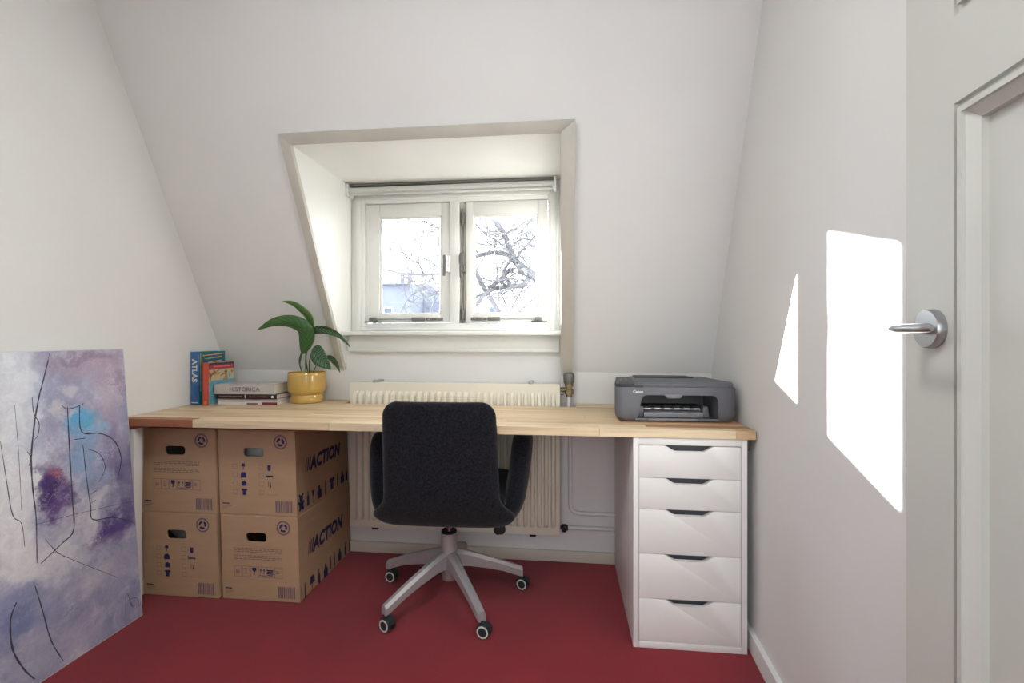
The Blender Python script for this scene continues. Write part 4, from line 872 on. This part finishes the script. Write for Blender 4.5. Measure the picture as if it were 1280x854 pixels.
for sg in (-1, 1):
    def armf(u, v, sg=sg):
        t = (v + 1) / 2 * (len(AP) - 1); i = min(int(t), len(AP) - 2); p = AP[i].lerp(AP[i + 1], t - i); s = (v + 1) / 2
        y0 = -.215 + .105 * s ** 1.5; y1 = .175 - .07 * s ** 3
        r = .10; k = max(0, (s - .82) / .18); y0 += .055 * (1 - sqrt(max(0, 1 - k * k))) ; y1 -= .07 * (1 - sqrt(max(0, 1 - k * k)))
        return U(sg * p.x, y0 + (y1 - y0) * (u + 1) / 2, p.z)
    pillow('armrest', armf, lambda u, v: .040 * pw4(u, 5) ** .5 * pw4(v, 10) ** .5, m_fabric, ch, 20, 34)
boxes('tilt_mechanism', [(-.09, .10, -.10, .10, .350, .398)], m_blackp, ch, bev=.01)
# adjusting paddle
tube('lever_rod', [(.08, -.03, .368), (.19, -.055, .345), (.205, -.06, .325)], .006, m_blackp, ch, 8)
pillow('lever_paddle', lambda u, v: (.212 + u * .021 * (1 - .3 * v) * sqrt(1.05 - v * v), -.062 + .006 * u, .304 + v * .024), lambda u, v: .008 * pw4(u, 4) ** .5 * pw4(v, 4) ** .5, m_blackp, ch, 12, 12)
lathe('gas_column', [(0, .235), (.0125, .235), (.0125, .36), (0, .36)], m_chrome, ch, 20)
lathe('column_collar', [(0, .252), (.0305, .252), (.0305, .262), (.026, .266), (0, .266)], m_blackp, ch, 28)
lathe('column_tube', [(0, .070), (.026, .070), (.028, .074), (.0285, .12), (.036, .125), (.0385, .165), (.034, .185), (.0315, .195), (.0315, .255), (.029, .256), (0, .254)], m_alu, ch, 32)
def legmesh():
    secs = []
    for x, hwid, zt, zb in ((.020, .023, .188, .120), (.045, .0215, .186, .124), (.080, .0185, .174, .120), (.15, .0165, .148, .104), (.22, .0155, .122, .084), (.285, .0145, .094, .057), (.300, .0135, .088, .053)):
        secs.append([(x, -hwid, zb), (x, -hwid, zt - .012), (x, -hwid * .45, zt), (x, hwid * .45, zt), (x, hwid, zt - .012), (x, hwid, zb)])
    return secs
first = None
axes = {18: 255, 90: 80, 162: 262, 234: 245, 306: 258}
castp = None
for a in (18, 90, 162, 234, 306):
    if first is None: first = loft('leg', legmesh(), m_alu, ch, smooth=30); o = first
    else: o = first.copy(); C.objects.link(o); o.parent = ch
    o.rotation_euler = (0, 0, radians(a))
    cx_, cy_ = .293 * cos(radians(a)), .293 * sin(radians(a)); ax = Vector((cos(radians(axes[a])), sin(radians(axes[a])), 0)); fwd = Vector((-ax.y, ax.x, 0)); cc = Vector((cx_, cy_, 0)) + fwd * .010
    ctr = cc + Vector((0, 0, .0242)); K = .90
    ca_ = lathe('caster', [(0, -.004), (.010, -.004), (.010, .004), (0, .004)], m_rubber, ch, 16, ctr, ax)
    for sg in (-1, 1):
        d = ax * sg
        lathe('wheel', [(a_ * K, b_ * K) for a_, b_ in [(0, .004), (.024, .004), (.0268, .007), (.0268, .017), (.0245, .0205), (.0165, .0210), (.0160, .0195), (0, .0195)]], m_rubber, ca_, 28, ctr, d)
        lathe('wheel_ring', [(a_ * K, b_ * K) for a_, b_ in [(.0170, .0205), (.0175, .0216), (.0225, .0214), (.0240, .0200), (.0238, .0190), (.0172, .0190)]], m_ringm, ca_, 28, ctr, d)
    # hood over the wheels and the stem
    hd = []
    for k in range(9):
        q = radians(10 + 160 * k / 8); hd.append((cos(q) * .0278, sin(q) * .0278))
    hi = [(x * .91, z * .91) for x, z in hd]
    prism('hood', hd + hi[::-1], lambda p, q, d: ctr + fwd * p + Vector((0, 0, q)) + ax * d, -.011, .011, m_rubber, ca_)
    tube('caster_stem', [(cx_, cy_, .045), (cx_, cy_, .0565)], .009, m_rubber, ca_, 10)

# ------------------------------------------------------------------ outside: bare tree and houses
def bare_tree():
    t = thing('bare_tree', 'bare winter tree with crossing branches outside the casements', 'tree', (2.4, 9.0, -6.5))
    tube('trunk', smooth_path([(2.4, 9.0, -6.5), (2.3, 9.0, -2), (2.0, 9.1, .5), (1.7, 9.0, 3), (1.5, 9.2, 6)], 6), [.34] * 6 + [.30] * 6 + [.27] * 6 + [.22] * 6 + [.12], m_bark, t, 12, True)
    r = random.Random(21); twigs = bmesh.new()
    def limb(px, Y, r0, r1, dens=1.0, start=None):
        pts = [at(x, y, Y + (0.0 if k == 0 else r.uniform(-.5, .5))) for k, (x, y) in enumerate(px)]
        if start: pts = [Vector(start)] + pts
        q = smooth_path(pts, 5); n = len(q)
        r0 = max(.013, r0 * .66); r1 = max(.011, r1 * .66)
        tube('limb', q, [r0 + (r1 - r0) * i / (n - 1) for i in range(n)], m_bark, t, 7, True)
        for i in range(2, n):
            if r.random() < .34 * dens: twig(q[i], (q[i] - q[i - 1]).normalized(), (r0 + (r1 - r0) * i / (n - 1)) * .45, r.uniform(.5, 1.3), 0)
    def twig(p, d, rad, L, lev):
        rad = max(.0095, min(rad, .015)); pts = [p]; dd = (d + Vector((r.uniform(-1, 1), r.uniform(-.6, .6), r.uniform(-1, 1)))).normalized()
        for k in range(4):
            pts.append(pts[-1] + dd * L / 4); dd = (dd + Vector((r.uniform(-.35, .35), r.uniform(-.2, .2), r.uniform(-.25, .35)))).normalized()
            if lev < 2 and r.random() < .38: twig(pts[-1], dd, rad * .6, L * .6, lev + 1)
        add_tube(twigs, pts, [rad, rad * .9, rad * .8, rad * .65, rad * .45], 4, False)
    limb([(700, 360), (668, 345), (648, 330), (640, 320), (632, 297), (622, 281), (606, 269), (585, 258)], 8.6, .15, .05, 1, (1.85, 9, 1.6))
    limb([(641, 322), (630, 317), (614, 316), (600, 319), (585, 325), (570, 330)], 8.6, .085, .04)
    limb([(695, 352), (672, 344), (652, 340), (637, 338), (625, 350), (612, 358), (600, 352), (590, 350)], 8.9, .12, .03, 1, (1.75, 9.1, 1.9))
    limb([(662, 343), (655, 356), (640, 358), (622, 360), (612, 364), (600, 374), (588, 392), (575, 410)], 8.5, .08, .035)
    limb([(588, 322), (594, 338), (606, 362), (616, 378), (628, 398), (640, 420)], 8.2, .05, .085)
    limb([(612, 362), (602, 368), (590, 374), (575, 382)], 8.4, .05, .02)
    limb([(640, 358), (630, 340), (640, 322)], 8.7, .05, .05, .4)
    limb([(646, 322), (655, 310), (664, 300), (668, 296), (690, 275)], 8.7, .035, .02)
    limb([(663, 300), (652, 299), (640, 304), (628, 298), (600, 280)], 8.6, .022, .012)
    limb([(592, 345), (600, 330), (612, 312), (620, 304), (640, 288), (660, 276), (690, 262)], 8.3, .022, .014)
    limb([(590, 276), (606, 292), (625, 304), (640, 318)], 8.5, .022, .03)
    limb([(590, 302), (605, 306), (625, 309), (640, 318)], 8.5, .018, .03)
    limb([(606, 270), (610, 288), (610, 300)], 8.5, .018, .008, .6)
    limb([(618, 310), (620, 330), (622, 345)], 8.5, .018, .01, .6)
    limb([(625, 364), (632, 380), (636, 394), (640, 410)], 8.5, .025, .012)
    limb([(655, 358), (645, 375), (636, 392), (630, 410)], 8.5, .022, .010)
    limb([(700, 345), (680, 362), (660, 380), (640, 398)], 8.7, .02, .008)
    # sprays in the other pane, carried by the long limb
    limb([(592, 350), (575, 348), (552, 343), (530, 343), (505, 342), (490, 339), (470, 336), (440, 332)], 8.0, .035, .010, 1.2)
    limb([(530, 342), (524, 330), (524, 312), (529, 296), (527, 282)], 8.0, .020, .006, 1.1)
    limb([(524, 330), (512, 324), (504, 316), (498, 304)], 8.0, .014, .005, .9)
    limb([(527, 322), (540, 328), (552, 338)], 8.0, .016, .010, 1.2)
    limb([(592, 340), (570, 358), (551, 363), (540, 369), (525, 374)], 7.8, .03, .010, .9)
    limb([(552, 364), (546, 372), (540, 384), (536, 400)], 7.8, .016, .008, .7)
    limb([(585, 300), (565, 292), (548, 284), (535, 276)], 8.3, .012, .005, 1.2)
    # nest-like tangle of twigs
    for k in range(26):
        p = at(r.uniform(658, 670), r.uniform(280, 297), 8.6 + r.uniform(-.1, .1)); twig(p, Vector((r.uniform(-1, 1), 0, r.uniform(-1, 1))), .006, .16, 2)
    tw = link('twigs', bm_mesh('twigs', twigs), m_bark, t, True, False); tw['kind'] = 'stuff'
bare_tree()
def house(name, label, x0, x1, y0, y1, zb, ze, zr, chim, wins):
    h = thing(name, label, 'house', ((x0 + x1) / 2, (y0 + y1) / 2, zb), group=None)
    prism('wall', [(x0, zb), (x1, zb), (x1, ze), (x0, ze)], XZ, y0, y1, m_housew, h, True)
    ym = (y0 + y1) / 2; o_ = .25
    rf = prism('roof', [(y0 - o_, ze - .1), (y1 + o_, ze - .1), (ym, zr)], YZ, x0, x1 - .001, m_rooft, h, True)
    for (cx_, cy_, w, zt) in chim:
        st = boxes('chimney', [(cx_ - w / 2, cx_ + w / 2, cy_ - .35, cy_ + .35, ze - .4, zt), (cx_ - w / 2 - .06, cx_ + w / 2, cy_ - .41, cy_ + .41, zt - .14, zt)], m_housew, h, world=True)
        for dx in (-.2, .2): lathe('chimney_pot', [(0, 0), (.13, 0), (.11, .68), (.13, .72), (.09, .72), (0, .70)], m_rooft, st, 12, (cx_ + dx, cy_, zt), world=True)
    for (wx0, wx1, wz0, wz1) in wins:
        w_ = boxes('window', [(wx0 - .06, wx1 + .06, y0 - .05, y0 + .02, wz0 - .06, wz0), (wx0 - .06, wx1 + .06, y0 - .05, y0 + .02, wz1, wz1 + .06), (wx0 - .06, wx0, y0 - .05, y0 + .02, wz0, wz1), (wx1, wx1 + .06, y0 - .05, y0 + .02, wz0, wz1)], m_cream, h, world=True)
        box('pane', wx0, wx1, y0 - .02, y0 - .005, wz0, wz1, m_farwin, w_, world=True)
    return h
pA = at(474, 356, 26); pB = at(513, 356, 26)
house('row_house', 'pale blue grey row house with tall chimney beyond the window', pA.x - 1.6, pB.x, 26, 33, -6.5, at(485, 354, 26).z, at(485, 353, 26).z + .3, [((at(496, 356, 26.5).x + at(513, 356, 26.5).x) / 2, 26.9, 1.0, at(505, 355, 26.5).z)], [(pA.x + .3, pA.x + .75, 1.7, 2.6), (pA.x - .6, pA.x - .15, 1.7, 2.6)])
pC = at(555, 380, 30)
hb = thing('terraced_house', 'distant house with a long tiled roof beside the chimney house', 'house', ((pB.x + pC.x) / 2, 30, -6.5))
prism('wall', [(pB.x + .02, -6.5), (pC.x + 1.2, -6.5), (pC.x + 1.2, 1.6), (pB.x + .02, 1.6)], XZ, 28.5, 33.8, m_housew, hb, True)
prism('roof', [(pB.x + .02, 1.5), (pC.x + 1.2, 1.5), (pC.x + 1.2, at(549, 378, 28.5).z), (at(532, 378, 28.5).x, at(532, 378, 28.5).z), (pB.x + .02, at(513, 361, 28.5).z)], XZ, 28.4, 33.8, m_rooft, hb, True)
for px_ in (520, 538): w_ = box('dormer_window', at(px_, 0, 28.3).x - .18, at(px_, 0, 28.3).x + .18, 28.25, 28.42, 2.0, 2.45, m_farwin, hb, bev=.02, world=True)
hc = thing('far_house', 'distant low roofs showing under the tree branches', 'house', (at(612, 390, 34).x, 35, -6.5))
pD, pE = at(590, 390, 34), at(622, 390, 34)
prism('wall', [(pD.x, -6.5), (pE.x, -6.5), (pE.x, 2.3), (pD.x, 2.3)], XZ, 34, 38, m_housew, hc, True)
prism('roof', [(pD.x + 1.0, 2.25), (pE.x + .1, 2.25), (pE.x - .3, at(612, 383, 34).z), (pD.x + 1.4, at(612, 383, 34).z)], XZ, 33.9, 38, m_rooft, hc, True)
g = box('ground', -60, 40, 4, 90, -6.9, -6.5, mat('street_ground', (90, 88, 86), .9, var=.1, vscale=.5)); struct(g, 'grey street level far below the window', 'ground')
